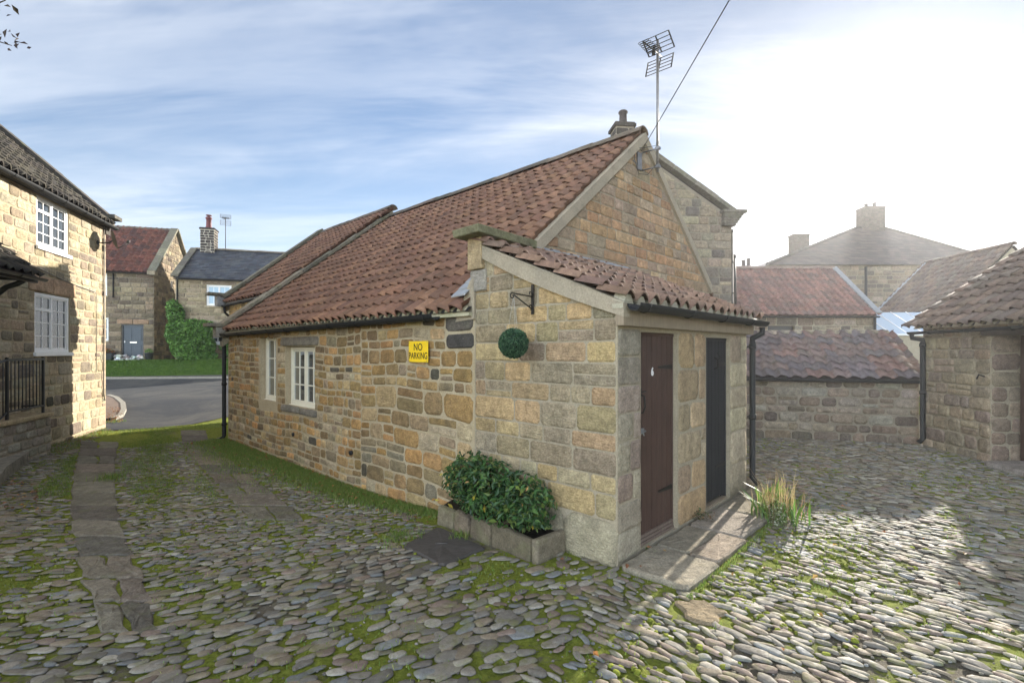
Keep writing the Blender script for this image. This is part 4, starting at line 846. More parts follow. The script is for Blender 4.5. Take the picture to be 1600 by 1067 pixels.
def gable_poly(x0, x1, zb, ze, zr): return [(x0, zb), (x1, zb), (x1, ze), ((x0+x1)/2, zr), (x0, ze)]
# left house -------------------------------------------------
la = R(18.34); LB = thing('stone_house', (-9.89, 11.98, 0), la, 'sunlit sandstone house with white casement windows, tiled porch and satellite dish', 'house')
F_lb = frame_fn((0, 0, 0), (0, 1, 0), (1, 0, 0)); LE = 4.80
uw = (-2.80, -1.66, 3.70, 4.67); lw = (-2.86, -1.62, 1.66, 2.82); dr = (-5.6, -4.6, .58, 2.6)
m = MB(); sheet(m, F_lb, -12, 0, -.6, LE, [uw, lw, dr], .1)
stone_field(m, F_lb, -8, -.005, -.3, LE-.02, (.16, .24), (.24, .50), P_LB, .026, .5, .010, [uw, lw, dr, (-3.06, -1.42, 2.82, 3.15)], (1.66, 2.82, 3.15, 3.70, 4.67, .58, 2.6), dark=.06)
for (a, b) in ((-3.05, -2.26), (-2.25, -1.43)): stone(m, F_lb, a, b, 2.83, 3.14, (.42, .29, .19), .15, .02)
F_l2 = frame_fn((0, 0, 0), (-1, 0, 0), (0, 1, 0)); m.raw(F_l2(np.array([(0, -.6, 0), (6, -.6, 0), (6, LE, 0), (3, LE+2.7, 0), (0, LE, 0)], float)), [(0, 1, 2, 3, 4)], mi=1)
m.raw([(-6, 0, -.6), (-6, -12, -.6), (-6, -12, LE), (-6, 0, LE)], [(0, 1, 2, 3)], mi=1); m.raw([(0, -12, -.6), (-6, -12, -.6), (-6, -12, LE), (-3, -12, LE+2.7), (0, -12, LE)], [(0, 1, 2, 3, 4)], mi=1); m.build('wall', [STONE, MORTAR], LB)
window(LB, F_lb, uw[0]+.01, uw[1]-.01, uw[2]+.01, uw[3]-.01, .03, WHITE, 2, 4, .06, .018, sill=True, top=(0,)); window(LB, F_lb, lw[0]+.01, lw[1]-.01, lw[2]+.01, lw[3]-.01, .03, WHITE, 2, 4, .06, .018, sill=True, top=(0,))
m = MB(); m.box((dr[0], dr[2], -.1), (dr[1], dr[3], -.06), F=F_lb); m.build('door', BLUE_DOOR, LB)
m = MB(); U = V3(-3.12, 0, 2.8); pantiles(m, (.14, -12, LE-.04), (0, 1, 0), U, 11.9, np.linalg.norm(U), T_DARK, na=6); m.raw([(-3, -12, LE+2.75), (-3, 0, LE+2.75), (-6.1, 0, LE), (-6.1, -12, LE), (.12, -12, LE-.06), (.12, 0, LE-.06)], [(0, 1, 2, 3), (0, 1, 5, 4)], (.06, .055, .05)); rl_ = m.build('roof', TILE_OLD, LB)
m = MB(); P0, P1 = V3(.05, .02, LE+.02), V3(-3, .02, LE+2.78); m.hexa([P0+V3(0, -.12, -.3), P1+V3(0, -.12, -.3), P1+V3(0, .12, -.3), P0+V3(0, .12, -.3), P0+V3(0, -.12, .12), P1+V3(0, -.12, .12), P1+V3(0, .12, .12), P0+V3(0, .12, .12)], (.1, .09, .08)); coping(m, P0+V3(0, 0, .12), P1+V3(0, 0, .12), .36, .08, (0, 1, 0), .7, ((.07, .065, .06), (.09, .08, .07)))
m.box((-.1, -.2, LE+.10), (.26, .22, LE+.19), (.14, .13, .11)); m.box((-.02, -.12, LE-.1), (.14, .12, LE+.097), (.2, .17, .14)); m.build('coping', COPING, rl_, bevel=.01)
m = MB(); gutter(m, (.17, -12, LE-.08), (.17, .12, LE-.08), (1, 0, 0), .06, .8); m.box((.0, -12, LE-.12), (.1, -.02, LE-.04)); m.build('gutter', PVC, LB)
m = MB(); m.tube([(.03, -.16, LE-.1), (.03, -.16, 2.2), (.035, -.2, .7), (.03, -.12, .5)], .014, 8); m.tube([(.025, -.55, 3.05), (.025, -.5, 2.9), (.02, -.52, 1.2)], .006, 6); m.tube([(.03, -3.6, 3.35), (.03, -1.6, 3.12), (.03, -.6, 3.06)], .009, 6); m.build('wall_cable', plain('grey_cable', (.2, .18, .16)), LB)
ds = thing('satellite_dish', tuple(Matrix.Rotation(la, 3, 'Z') @ Vector((.0, -.42, 0))+Vector((-9.89, 11.98, 4.3))), la, 'dark round satellite dish on a bracket high on the left stone house', 'satellite dish')
m = MB(); m.tube([(.0, 0, -.06), (.22, .03, -.04), (.30, .05, .04)], .014, 8); m.box((-.0, -.05, -.11), (.02, .05, -.01)); m.build('wall_arm', IRON, ds)
m = MB(); n = Vector((.87, .42, .25)).normalized(); q = n.to_track_quat('Z', 'Y').to_matrix(); vs = []; f = []
for i, r in enumerate((0.02, .08, .15, .21)):
    for k in range(24): a = k*math.pi/12; vs.append(tuple(q @ Vector((r*math.cos(a), r*math.sin(a)*1.08, 1.1*r*r))+Vector((.27, .05, .04))))
for i in range(3):
    for k in range(24): f.append((i*24+k, i*24+(k+1) % 24, (i+1)*24+(k+1) % 24, (i+1)*24+k))
f.append(tuple(range(24))); m.raw(vs, f, smooth=True); e = q @ Vector((0, 0, .3)); b0 = q @ Vector((0, -.21, .05)); c0 = Vector((.27, .05, .04)); m.tube([tuple(c0+b0), tuple(c0+e+q @ Vector((0, -.1, 0)))], .01, 6); m.tube([tuple(c0+e+q @ Vector((0, -.1, -.03))), tuple(c0+e+q @ Vector((0, -.05, .02)))], .03, 8); m.build('dish', plain('dish_grey', (.06, .06, .055), .6), ds)
# porch canopy, bracket
PO = thing('porch_canopy', tuple(Matrix.Rotation(la, 3, 'Z') @ Vector((0, -4.25, 0))+Vector((-9.89, 11.98, 2.85))), la, 'dark tiled porch canopy on a curved black bracket over the doorstep', 'porch')
m = MB(); U = V3(-.74, 0, .62); pantiles(m, (.74, -2.2, .06), (0, 1, 0), U, 2.2, np.linalg.norm(U), T_DARK, na=6, rl=.24); m.raw([(.74, -2.2, .05), (.74, 0, .05), (0, 0, .66), (0, -2.2, .66)], [(0, 1, 2, 3)], (.05, .04, .04)); m.build('roof', TILE_OLD, PO)
m = MB(); m.box((.0, -.06, .0), (.70, 0.0, .055)); m.prism([(.0, -.03, .05), (.70, -.03, .05), (.0, -.03, .62)], (0, .03, 0)); m.box((.64, -2.2, -.03), (.72, -.0, .04)); gutter(m, (.80, -2.2, .04), (.80, .03, .04), (1, 0, 0), .045, .7); m.build('frame', BLACK, PO)
m = MB(); pts = [(.58, -.1, 0), (.50, -.1, -.06), (.36, -.1, -.12), (.22, -.1, -.26), (.12, -.1, -.42), (.02, -.1, -.55)]; m.tube(pts, .045, 8); m.build('bracket', BLACK, PO)
# landing with railing
ST = thing('entrance_steps', tuple(Matrix.Rotation(la, 3, 'Z') @ Vector((-.20, -3.2, 0))+Vector((-9.89, 11.98, -.15))), la, 'raised stone doorstep landing against the left house', 'steps')
m = MB(); F = frame_fn((.60, 0, 0), (0, 1, 0), (1, 0, 0)); Fe = frame_fn((0, .0, 0), (1, 0, 0), (0, 1, 0)); sheet(m, F, -4.5, 0, -.4, .66); sheet(m, Fe, 0, .6, -.4, .66); stone_field(m, F, -4.5, 0, -.15, .65, (.15, .2), (.2, .4), [(.30, .27, .21), (.26, .23, .18), (.34, .31, .25)], .02, .6, .02); stone_field(m, Fe, 0, .6, -.15, .65, (.15, .2), (.2, .4), P_LB, .02, .6, .02); m.build('wall', [STONE, MORTAR_G], ST)
m = MB()
for i in range(5): m.box((0.01, -4.5+i*.9+.006, .66), (.66, -3.6+i*.9-.006, .72), jit((.42, .33, .2), .1))
m.build('landing_slab', STONE_CUT, ST, bevel=.01)
RA = thing('iron_railing', tuple(Matrix.Rotation(la, 3, 'Z') @ Vector((.32, -3.26, 0))+Vector((-9.89, 11.98, .57))), la, 'black iron railing with upright bars round the raised doorstep', 'railing')
m = MB(); m.box((-.02, -1.0, .96), (.02, .02, 1.0)); m.box((-.02, -1.0, .12), (.02, .02, .145)); m.tube([(0, -1.0, .98), (0, -1.25, .93), (0, -1.7, .62)], .02, 8); m.tube([(0, -1.0, .13), (0, -1.7, -.25)], .014, 8); m.box((-.5, -.0, .96), (0, .02, 1.0)); m.box((-.5, 0, .12), (0, .02, .145)); m.build('rail', BLACK, RA)
for y in (0, -1.0): m = MB(); m.box((-.018, y-.018, -.15 if y < 0 else 0.), (.018, y+.018, 1.02)); m.build('post', BLACK, RA)
for k in range(9): m = MB(); m.tube([(0, -.1-k*.1, .13), (0, -.1-k*.1, .97)], .008, 6); m.build('baluster', BLACK, RA)
for k in range(5): m = MB(); m.tube([(0, -1.1-k*.12, .08-.065*k), (0, -1.1-k*.12, .93-.055*k)], .008, 6); m.build('baluster', BLACK, RA)
m = MB(); P = [at(0, 762), at(10, 748), at(44, 722), at(36, 716), at(0, 735), at(-40, 745), at(-40, 775)]; c = [(p[0], p[1]) for p in P]; m.prism([(x, y, -.25) for x, y in c], (0, 0, .25), (.26, .24, .20)); o = m.build('kerb', SLABM, kind='structure'); EXCL.append(c)
# village houses across the road ------------------------------
ha = R(16.3); GZ = 1.17
H1 = thing('stone_house', (-21.1, 29.0, GZ), ha, 'stone house with a red pantile roof and a slate blue door across the road', 'house')
F = frame_fn((0, 0, 0), (1, 0, 0), (0, -1, 0)); Fg = frame_fn((0, 0, 0), (0, 1, 0), (1, 0, 0)); m = MB(); HE = 5.2
hd = (-1.62, -.52, -.0, 2.08); hw1 = (-3.9, -2.32, 3.7, 5.0); hw2 = (-3.9, -2.25, 1.1, 2.45)
sheet(m, F, -11, 0, -.6, HE, [hd, hw1, hw2], .15); stone_field(m, F, -6.5, -.01, -.3, HE-.05, (.2, .28), (.35, .8), P_FAR, .025, .3, .02, [hd, hw1, hw2, (-1.85, -.25, 2.08, 2.36)], (2.08, 2.36, 3.7, 5.0, 1.1, 2.45), fine=False)
for x in (-1.85, -1.05): stone(m, F, x+.01, x+.79, 2.09, 2.35, (.36, .24, .16), .1, .02)
m.raw(Fg(np.array([(a, b, 0) for a, b in gable_poly(0, 6.6, -.6, HE, 8.35)], float)), [(0, 1, 2, 3, 4)], mi=1); sl1 = (8.35-HE)/3.3
stone_field(m, Fg, 0, 6.6, -.3, 8.3, (.2, .28), (.3, .7), P_FAR, .03, .5, .025, [(2.55, 2.95, 4.6, 5.0)], clips=[((0, HE-.1), (-sl1, 1)), ((6.6, HE-.1), (sl1, 1))], fine=False, dark=.12)
m.raw([(-11, 0, -.6), (-11, 6.6, -.6), (-11, 6.6, HE), (-11, 3.3, 8.35), (-11, 0, HE), (0, 6.6, -.6), (0, 6.6, HE)], [(0, 1, 2, 3, 4), (1, 5, 6, 2)], mi=1); m.build('wall', [STONE_FAR, MORTAR_D], H1)
m = MB(); m.box((2.55, 4.6, -.1), (2.95, 5.0, -.0), F=Fg); m.build('vent', BLACK, H1)
m = MB(); U = V3(0, 3.5, 3.34); pantiles(m, (-11, -.2, HE-.1), (1, 0, 0), U, 10.9, np.linalg.norm(U), [(.15, .06, .045), (.12, .05, .04), (.19, .075, .055), (.10, .05, .045)], cw=.3, rl=.34, amp=.04, na=6); m.raw([(-11, 3.3, 8.33), (0, 3.3, 8.33), (0, 6.8, HE), (-11, 6.8, HE), (-11, -.18, HE-.12), (0, -.18, HE-.12)], [(0, 1, 2, 3), (0, 1, 5, 4)], (.1, .05, .04)); r_ = m.build('roof', TILE_OLD, H1)
m = MB(); ridge(m, (-11, 3.3, 8.36), (-.2, 3.3, 8.36), .15, .5, [(.16, .14, .11)]); m.build('ridge_tiles', TILE_OLD, r_)
m = MB(); 
for (P0, P1) in ((V3(0, -.25, HE-.08), V3(0, 3.3, 8.42)), (V3(0, 6.8, HE-.08), V3(0, 3.3, 8.42))): coping(m, P0, P1, .42, .12, (1, 0, 0), .8)
m.box((-.2, -.42, HE-.25), (.2, .0, HE-.02), (.3, .25, .18)); m.build('coping', COPING, r_)
m = MB(); gutter(m, (-11, -.26, HE-.14), (-.2, -.26, HE-.14), (0, -1, 0), .06, 1.2); m.tube([(-2.0, -.06, HE-.2), (-2.0, -.06, 3.6)], .035, 8); m.build('gutter', PVC, H1)
m = MB(); m.box((hd[0]+.06, 0, -.12), (hd[1]-.06, hd[3]-.07, -.08), F=F)
for (a, b, c, d) in ((.14, .48, .25, .85), (.62, .96, .25, .85), (.14, .48, 1.1, 1.85), (.62, .96, 1.1, 1.85)): m.box((hd[0]+a, c, -.08), (hd[0]+b, d, -.065), F=F)
dd1 = m.build('door', BLUE_DOOR, H1, bevel=.01); m = MB(); m.box((hd[0], 0, -.14), (hd[0]+.06, hd[3], -.03), F=F); m.box((hd[1]-.06, 0, -.14), (hd[1], hd[3], -.03), F=F); m.box((hd[0]+.06, hd[3]-.07, -.14), (hd[1]-.06, hd[3], -.03), F=F); m.build('frame', BLACK, dd1)
m = MB(); m.box((hd[0]+.40, .98, -.064), (hd[0]+.74, 1.06, -.05), F=F); m.build('letter_box', plain('brushed_nickel', (.6, .6, .58), .3, .5, .8), dd1); m = MB(); m.box((hd[0]+.12, 1.0, -.064), (hd[0]+.17, 1.12, -.04), F=F); m.build('handle', WHITE, dd1)
for hw in (hw1, hw2): window(H1, F, hw[0], hw[1], hw[2], hw[3], .08, WHITE, 2, 2, .09, .03, sill=True, sillmat=STONE_FAR)
# window pair visible beside the left house
H2 = thing('stone_house', (-19.15, 28.0, GZ), ha, 'stone house with a blue slate roof and tall banded chimney across the road', 'house')
H2E = 4.72; F = frame_fn((0, 0, 0), (1, 0, 0), (0, -1, 0)); m = MB(); a1 = (1.55, 2.85, 3.15, 4.35); a2 = (1.75, 3.1, .95, 2.1)
sheet(m, F, 0, 12, -.6, H2E, [a1, a2], .15); stone_field(m, F, 0.01, 7, -.3, H2E-.05, (.18, .27), (.35, .85), [(.36, .29, .19), (.32, .26, .17), (.28, .22, .15), (.40, .33, .23)], .025, .3, .02, [a1, a2, (1.3, 3.2, 4.35, 4.55), (1.45, 2.95, 3.0, 3.15)], (3.15, 4.35, 4.55, 3.0, .95, 2.1), fine=False)
stone(m, F, 1.35, 3.1, 4.37, 4.54, (.25, .2, .15), .1, .02, fine=False); stone(m, F, 1.45, 2.95, 3.01, 3.14, (.4, .33, .23), .1, .06, fine=False)
m.raw([(0, 0, -.6), (0, 6, -.6), (0, 6, H2E), (0, 3.1, 6.85), (0, 0, H2E), (12, 0, -.6), (12, 6, -.6), (12, 6, H2E), (12, 3.1, 6.85), (12, 0, H2E)], [(0, 1, 2, 3, 4), (5, 6, 7, 8, 9), (1, 6, 7, 2)], mi=1); m.build('wall', [STONE_FAR, MORTAR], H2)
m = MB(); U = V3(0, 3.3, 2.25); slates(m, (-.05, -.2, H2E-.05), (1, 0, 0), U, 12.1, np.linalg.norm(U), [(.045, .055, .075), (.06, .07, .09), (.035, .042, .06), (.07, .078, .09)]); m.raw([(-.05, -.2, H2E-.07), (12.05, -.2, H2E-.07), (12.05, 3.1, 6.88), (-.05, 3.1, 6.88), (12.05, 6.2, H2E), (-.05, 6.2, H2E)], [(0, 1, 2, 3), (3, 2, 4, 5)], (.05, .05, .06)); r_ = m.build('roof', SLATE, H2)
m = MB(); ridge(m, (.1, 3.1, 6.94), (12, 3.1, 6.94), .13, .5, [(.22, .19, .15)]); m.build('ridge_tiles', TILE_OLD, r_); m = MB(); coping(m, V3(.02, -.25, H2E), V3(.02, 3.1, 6.93), .36, .09, (1, 0, 0), .7, ((.18, .16, .13), (.13, .12, .10))); m.build('coping', COPING, r_)
m = MB(); gutter(m, (0, -.27, H2E-.1), (12, -.27, H2E-.1), (0, -1, 0), .06, 1.2); m.tube([(.1, -.05, H2E-.1), (.1, -.05, 1.0)], .035, 8); m.build('gutter', PVC, H2)
window(H2, F, *a1[:4], .06, WHITE, 2, 2, .10, .025, glass=BLIND, sill=False); window(H2, F, *a2[:4], .06, WHITE, 2, 4, .10, .035, sill=True)
ch = chimney(r_, .85, 3.1, 6.2, .78, .8, 2.05, [(-.02, .75, True)], [(.045, .04, .038), (.06, .05, .045)], mort=plain('pale_pointing', (.55, .50, .42), .9), pot=(.16, .3), potmat=plain('red_pot', (.12, .025, .028), .6))
def small_aerial(loc, label, h, rz=0., sc=1., col=STEEL):
    o = thing('tv_aerial', loc, rz, label, 'aerial'); m = MB(); m.tube([(0, 0, 0), (0, 0, h)], .025*sc, 6); m.build('mast', col, o)
    m = MB(); z = h-.15; m.tube([(-.1*sc, 0, z+.1), (.75*sc, -.1, z-.1)], .02*sc, 6)
    for k in range(6): x = .15*sc+.1*sc*k; m.tube([(x, -.25*sc, z+.05), (x, .25*sc, z+.05)], .008*sc, 5)
    for s_ in (-1, 1):
        for k in range(5): m.tube([(-.12*sc-.04*k*sc, -.35*sc, z+s_*(.08+.08*k)*sc+.06), (-.12*sc-.04*k*sc, .35*sc, z+s_*(.08+.08*k)*sc+.06)], .010*sc, 5)
        for y in (-.35, .35): m.tube([(-.12*sc, y*sc, z+s_*.08*sc+.06), (-.28*sc, y*sc, z+s_*.4*sc+.06)], .012*sc, 5)
    m.build('antenna', col, o); return o
def w2l(o, x, y, z): v = Matrix.Rotation(o.rotation_euler.z, 3, 'Z') @ Vector((x, y, z)); return tuple(v+Vector(o.location))
small_aerial(w2l(H2, 1.75, 3.2, 6.9), 'thin television aerial beside the chimney of the blue slate roof', 2.15, R(-60), .85, IRON)
small_aerial(w2l(C2, 3.4, 1.9, 4.8), 'small television aerial just showing over the set-back cottage ridge', .75, R(-60), .35, IRON)
# ivy bush on H2, door planters, rocks
iv = thing('climbing_bush', w2l(H2, 1.05, -.55, .0), ha, 'big dense green climber covering the wall corner of the slate roofed house', 'climbing shrub')
GG = [(.13, .27, .05), (.10, .22, .04), (.18, .34, .07), (.07, .15, .03)]
bush(iv, [(0, 0, .8, 1.1, .55, .9), (-.1, 0, 1.6, 1.1, .5, .7), (.5, .05, 1.85, .6, .45, .4), (-.95, .25, 2.6, .42, .4, .6), (-1.1, .3, 3.0, .33, .3, .4), (-.9, 0, 1.5, .45, .45, .8), (.2, 0, .25, 1.0, .5, .4)], 11000, .17, GG, 10, 8, .6, rn=.7, shell=.7)
lb = thing('low_bush', w2l(H2, 3.1, -.4, 0), ha, 'low leafy bush under the lower window of the slate roofed house', 'shrub'); bush(lb, [(0, 0, .55, .6, .3, .45), (-.3, 0, .75, .5, .3, .25), (.9, 0, .3, .5, .3, .3)], 1800, .15, GG, 4, 9, .6)
po = thing('flower_planter', w2l(H1, -2.35, -.45, 0), ha, 'dark planter of orange flowers left of the slate blue door', 'planter'); m = MB(); m.hexa([V3(-.5, -.2, 0), V3(.5, -.2, 0), V3(.5, .2, 0), V3(-.5, .2, 0), V3(-.58, -.25, .4), V3(.58, -.25, .4), V3(.58, .25, .4), V3(-.58, .25, .4)]); m.build('tub', plain('dark_tub', (.03, .035, .04)), po, bevel=.02)
bush(po, [(0, 0, .5, .55, .22, .18)], 400, .09, [(.05, .1, .03), (.3, .08, .02), (.35, .12, .03), (.05, .1, .03)], 4, 10, .7)
pt = thing('flower_pot', w2l(H1, -.1, -.4, 0), ha, 'small dark flower pot right of the slate blue door', 'pot'); m = MB(); m.lathe((0, 0, 0), [(.15, 0), (.22, .35), (.24, .36), (.24, .42), (.2, .42), (.19, .36)], 16); m.build('pot', plain('dark_glazed', (.04, .045, .05)), pt); bush(pt, [(0, 0, .5, .2, .2, .15)], 140, .08, GG, 3, 11)
m = MB(); rs = np.random.RandomState(3)
for i in range(46):
    c = (rs.uniform(-.85, .7), rs.uniform(-.25, .25), rs.uniform(.02, .28)); r = rs.uniform(.06, .13); bv, bf_ = cob_mesh(8, [(1, -.7), (1.0, .1), (.75, .7)]); m.raw(bv*np.array((r, r*.8, r*.7))+np.array(c)+rs.normal(0, .008, bv.shape), bf_, jit((.55, .55, .53), .5), 0, False)
rk = m.build('rockery', stone_mat('pale_rock', .6, .0, False)); rk.location = w2l(H1, -1.05, -.55, -.02); rk.rotation_euler = (0, 0, ha); tag(rk, 'heap of pale rocks below the slate blue door', 'rockery')
# ------------------------------------------------------------------ tall neighbour behind the cottage
NB = thing('stone_house', (6.02, 13.5, 0), R(6), 'tall dark stone house rising behind the cottage gable with a corbelled eaves stone', 'house')
m = MB(); F = frame_fn((0, 0, 0), (1, 0, 0), (0, -1, 0)); NE = 5.35; ap = 7.28; hw_ = 2.95; sn = (ap-NE)/hw_
m.raw(F(np.array([(a, b, 0) for a, b in gable_poly(-2*hw_, 0, -.5, NE, ap)], float)), [(0, 1, 2, 3, 4)], mi=1)
stone_field(m, F, -2*hw_, 0, 1.0, 7.2, (.19, .27), (.28, .62), [(.22, .18, .13), (.26, .21, .15), (.18, .15, .115), (.30, .245, .17), (.13, .11, .09)], .022, .4, .022, clips=[((-hw_, ap-.1), (sn, 1)), ((-hw_, ap-.1), (-sn, 1))], dark=.08)
m.raw([(0, 0, -.5), (0, 8, -.5), (0, 8, NE), (0, 0, NE), (-2*hw_, 0, -.5), (-2*hw_, 8, -.5), (-2*hw_, 8, NE), (-2*hw_, 0, NE), (-hw_, 8, ap)], [(0, 1, 2, 3), (4, 5, 6, 7), (5, 1, 2, 8, 6)], mi=1); m.build('wall', [STONE_FAR, MORTAR_D], NB)
m = MB(); slates(m, (.2, 0, NE-.05), (0, 1, 0), V3(-hw_-.2, 0, ap-NE+.12), 8, np.hypot(hw_+.2, ap-NE), [(.10, .09, .08)]); m.raw([(.2, 0, NE-.08), (-hw_, 0, ap+.02), (-hw_, 8, ap+.02), (.2, 8, NE-.08), (-2*hw_-.2, 0, NE-.08), (-2*hw_-.2, 8, NE-.08)], [(0, 1, 2, 3), (1, 4, 5, 2)], (.08, .07, .06)); r_ = m.build('roof', SLATE, NB)
m = MB(); coping(m, V3(.08, -.02, NE+.02), V3(-hw_, -.02, ap+.06), .34, .12, (0, 1, 0), .8, ((.13, .115, .09), (.16, .14, .11))); coping(m, V3(-2*hw_, -.02, NE+.02), V3(-hw_, -.02, ap+.06), .34, .12, (0, 1, 0), .8)
for k in range(5): m.box((-.30, -.17-.004*k, NE-.26+.07*k), (.04+.05*k, .16, NE-.19+.07*k-.003), jit((.16, .14, .11), .1))
m.box((-.35, -.22, NE+.09), (.33, .2, NE+.17), (.17, .15, .12)); m.build('coping', COPING, r_, bevel=.01)
chimney(r_, -hw_, .42, ap-.35, .50, .5, .98, [(.03, .42, False)], [(.05, .042, .036), (.07, .06, .05)], pot=(.11, .3), potmat=DARKPOT)
downpipe('downpipe', NB, (.07, .12, NE-.3), (.07, .12, 0), (-1, 0, 0), .045)
# ------------------------------------------------------------------ low wall building across the yard
sa = math.atan2(-.9, 2.79); SB = thing('low_outbuilding', (4.2, 10.06, 0), sa, 'low stone outbuilding with a single slope of weathered pantiles across the yard', 'outbuilding')
F = frame_fn((0, 0, 0), (1, 0, 0), (0, -1, 0)); m = MB(); sheet(m, F, -.6, 3.42, -.4, 1.2); stone_field(m, F, -.6, 3.42, -.06, 1.17, (.13, .22), (.2, .5), P_YARD+[(.27, .235, .19)], .026, .7, .022, split=.15)
m.raw([(-.6, 0, -.4), (-.6, 1.4, -.4), (-.6, 1.4, 2.1), (-.6, 0, 1.2), (3.42, 0, -.4), (3.42, 1.4, -.4), (3.42, 1.4, 2.1), (3.42, 0, 1.2)], [(0, 1, 2, 3), (4, 5, 6, 7), (1, 5, 6, 2)], mi=1); m.build('wall', [STONE_FAR, MORTAR_D], SB)
m = MB(); U = V3(0, 1.52, .91); pantiles(m, (-.6, -.12, 1.17), (1, 0, 0), U, 4.0, np.linalg.norm(U), [(.17, .13, .12), (.15, .12, .12), (.19, .14, .125), (.14, .12, .125), (.20, .13, .115)], cw=.24, rl=.25, amp=.032, na=8); m.raw([(-.6, -.1, 1.17), (3.45, -.1, 1.17), (3.45, 1.4, 2.05), (-.6, 1.4, 2.05)], [(0, 1, 2, 3)], (.05, .04, .04)); r_ = m.build('roof', TILE_OLD, SB)
m = MB(); ridge(m, (-.6, 1.43, 2.07), (3.42, 1.43, 2.07), .09, .5, [(.30, .25, .19), (.26, .22, .17)]); m.build('ridge_tiles', COPING, r_)
m = MB(); m.box((-.6, -.10, 1.10), (3.42, .0, 1.165)); gutter(m, (-.6, -.15, 1.16), (3.30, -.15, 1.16), (0, -1, 0), .045, .9); m.build('gutter', PVC, SB)
# ------------------------------------------------------------------ right shed
TB = thing('stone_shed', (7.46, 8.93, 0), R(-6.2), 'stone shed with a weathered pantile roof at the right side of the yard', 'shed')
F = frame_fn((0, 0, 0), (0, 1, 0), (-1, 0, 0)); m = MB(); op = (-2.7, -1.43, 0.03, 1.93); sheet(m, F, -7, 0, -.4, 2.12, [op], .42); sheet(m, frame_fn((0, 0, 0), (1, 0, 0), (0, 1, 0)), 0, 5.2, -.4, 2.1)
stone_field(m, F, -7, -.005, -.05, 2.1, (.14, .24), (.2, .46), [(.30, .24, .17), (.33, .26, .18), (.27, .22, .165), (.24, .19, .15), (.36, .29, .20)], .018, .5, .02, [op], (1.93,), split=.15)
Fr = frame_fn((0, -1.43, 0), (1, 0, 0), (0, -1, 0)); stone_field(m, Fr, 0.0, .42, .0, 1.93, (.2, .3), (.2, .42), [(.22, .17, .13), (.26, .20, .15)], .02, .5, .015)
m.raw([(0, 0, 2.1), (5.2, 0, 2.1), (2.6, 0, 3.95), (5.2, 0, -.4), (5.2, -7, -.4), (5.2, -7, 2.1)], [(0, 1, 2), (3, 4, 5, 1)], mi=1); m.raw([(0, -7, -.4), (5.2, -7, -.4), (5.2, -7, 2.1), (2.6, -7, 3.95), (0, -7, 2.1)], [(0, 1, 2, 3, 4)], mi=1); m.build('wall', [STONE_FAR, MORTAR_G], TB)
m = MB()
for i in range(9): m.box((.36, op[0]+.05+i*.13, .05), (.39+random.uniform(0, .004), op[0]+.05+i*.13+.122, 1.93))
m.build('door', BROWN_WOOD, TB); m = MB(); m.box((-.03, op[0]-.2, 1.93), (.4, op[1]+.15, 2.06)); m.build('lintel', wood('dark_lintel', (.05, .04, .032), (.08, .065, .05)), TB)
m = MB(); U = V3(2.76, 0, 1.93); pantiles(m, (-.16, -7, 2.10), (0, 1, 0), U, 7.1, np.linalg.norm(U), T_OLD, cw=.22, rl=.28, amp=.034, flip=True); m.raw([(-.14, -7, 2.10), (-.14, .05, 2.10), (2.6, .05, 4.0), (2.6, -7, 4.0), (5.35, .05, 2.08), (5.35, -7, 2.08)], [(0, 1, 2, 3), (2, 4, 5, 3)], (.05, .04, .04)); r_ = m.build('roof', TILE_OLD, TB)
m = MB(); ridge(m, (2.6, -7, 4.05), (2.6, .06, 4.05), .13, .45, T_OLD); m.build('ridge_tiles', TILE_OLD, r_); m = MB()
for i in range(32): y = -7+.02+i*.22; m.prism([(-.15, y+.02, 2.09), (-.15, y+.17, 2.09), (-.15, y+.13, 2.15), (-.15, y+.07, 2.15)], (.1, 0, .05))
m.build('eaves_fillet', MORTAR_G, r_)
m = MB(); gutter(m, (-.2, -7, 2.06), (-.2, .05, 2.04), (-1, 0, 0), .05, .8); m.build('gutter', PVC, TB); downpipe('downpipe', TB, (-.06, -.08, 1.85), (-.06, -.08, .02), (1, 0, 0), .042, swan=(-.2, -.02, 2.0))
m = MB(); m.tube(F(np.array([(-1.33, 1.30, .0), (-1.31, 1.33, .08), (-1.30, 1.26, .10)], float)), .012, 8); m.build('tether_ring', IRON, TB)
m = MB(); quad_slab(m, [(7.0, 7.35), (7.7, 7.40), (7.6, 6.2), (6.9, 6.3)], .08, .06, (.30, .28, .25)); m.build('pavement', SLABM, kind='structure')
# ------------------------------------------------------------------ roofs beyond
PB = thing('pantiled_barn', (7.6, 18.0, 0), 0, 'long single storey stone building with a faded red pantile roof behind the low outbuilding', 'barn')
F = frame_fn((0, 0, 0), (1, 0, 0), (0, -1, 0)); PL = 5.7; m = MB(); po_ = (1.75, 2.75, 2.45, 2.62); sheet(m, F, 0, PL, -.4, 3.0, [po_], .2); stone_field(m, F, 0, PL, 1.6, 2.98, (.2, .28), (.3, .7), P_YARD, .03, .3, .02, [po_], (2.45, 2.62), fine=False)
m.raw([(0, 0, -.4), (0, 4.8, -.4), (0, 4.8, 3), (0, 2.4, 5.05), (0, 0, 3), (PL, 0, -.4), (PL, 4.8, -.4), (PL, 4.8, 3), (PL, 2.4, 5.05), (PL, 0, 3)], [(0, 1, 2, 3, 4), (5, 6, 7, 8, 9), (1, 6, 7, 2)], mi=1); m.build('wall', [STONE_FAR, MORTAR_G], PB)
m = MB(); m.box((po_[0], po_[2], -.25), (po_[1], po_[3], -.15), F=F); m.build('vent', BLACK, PB)
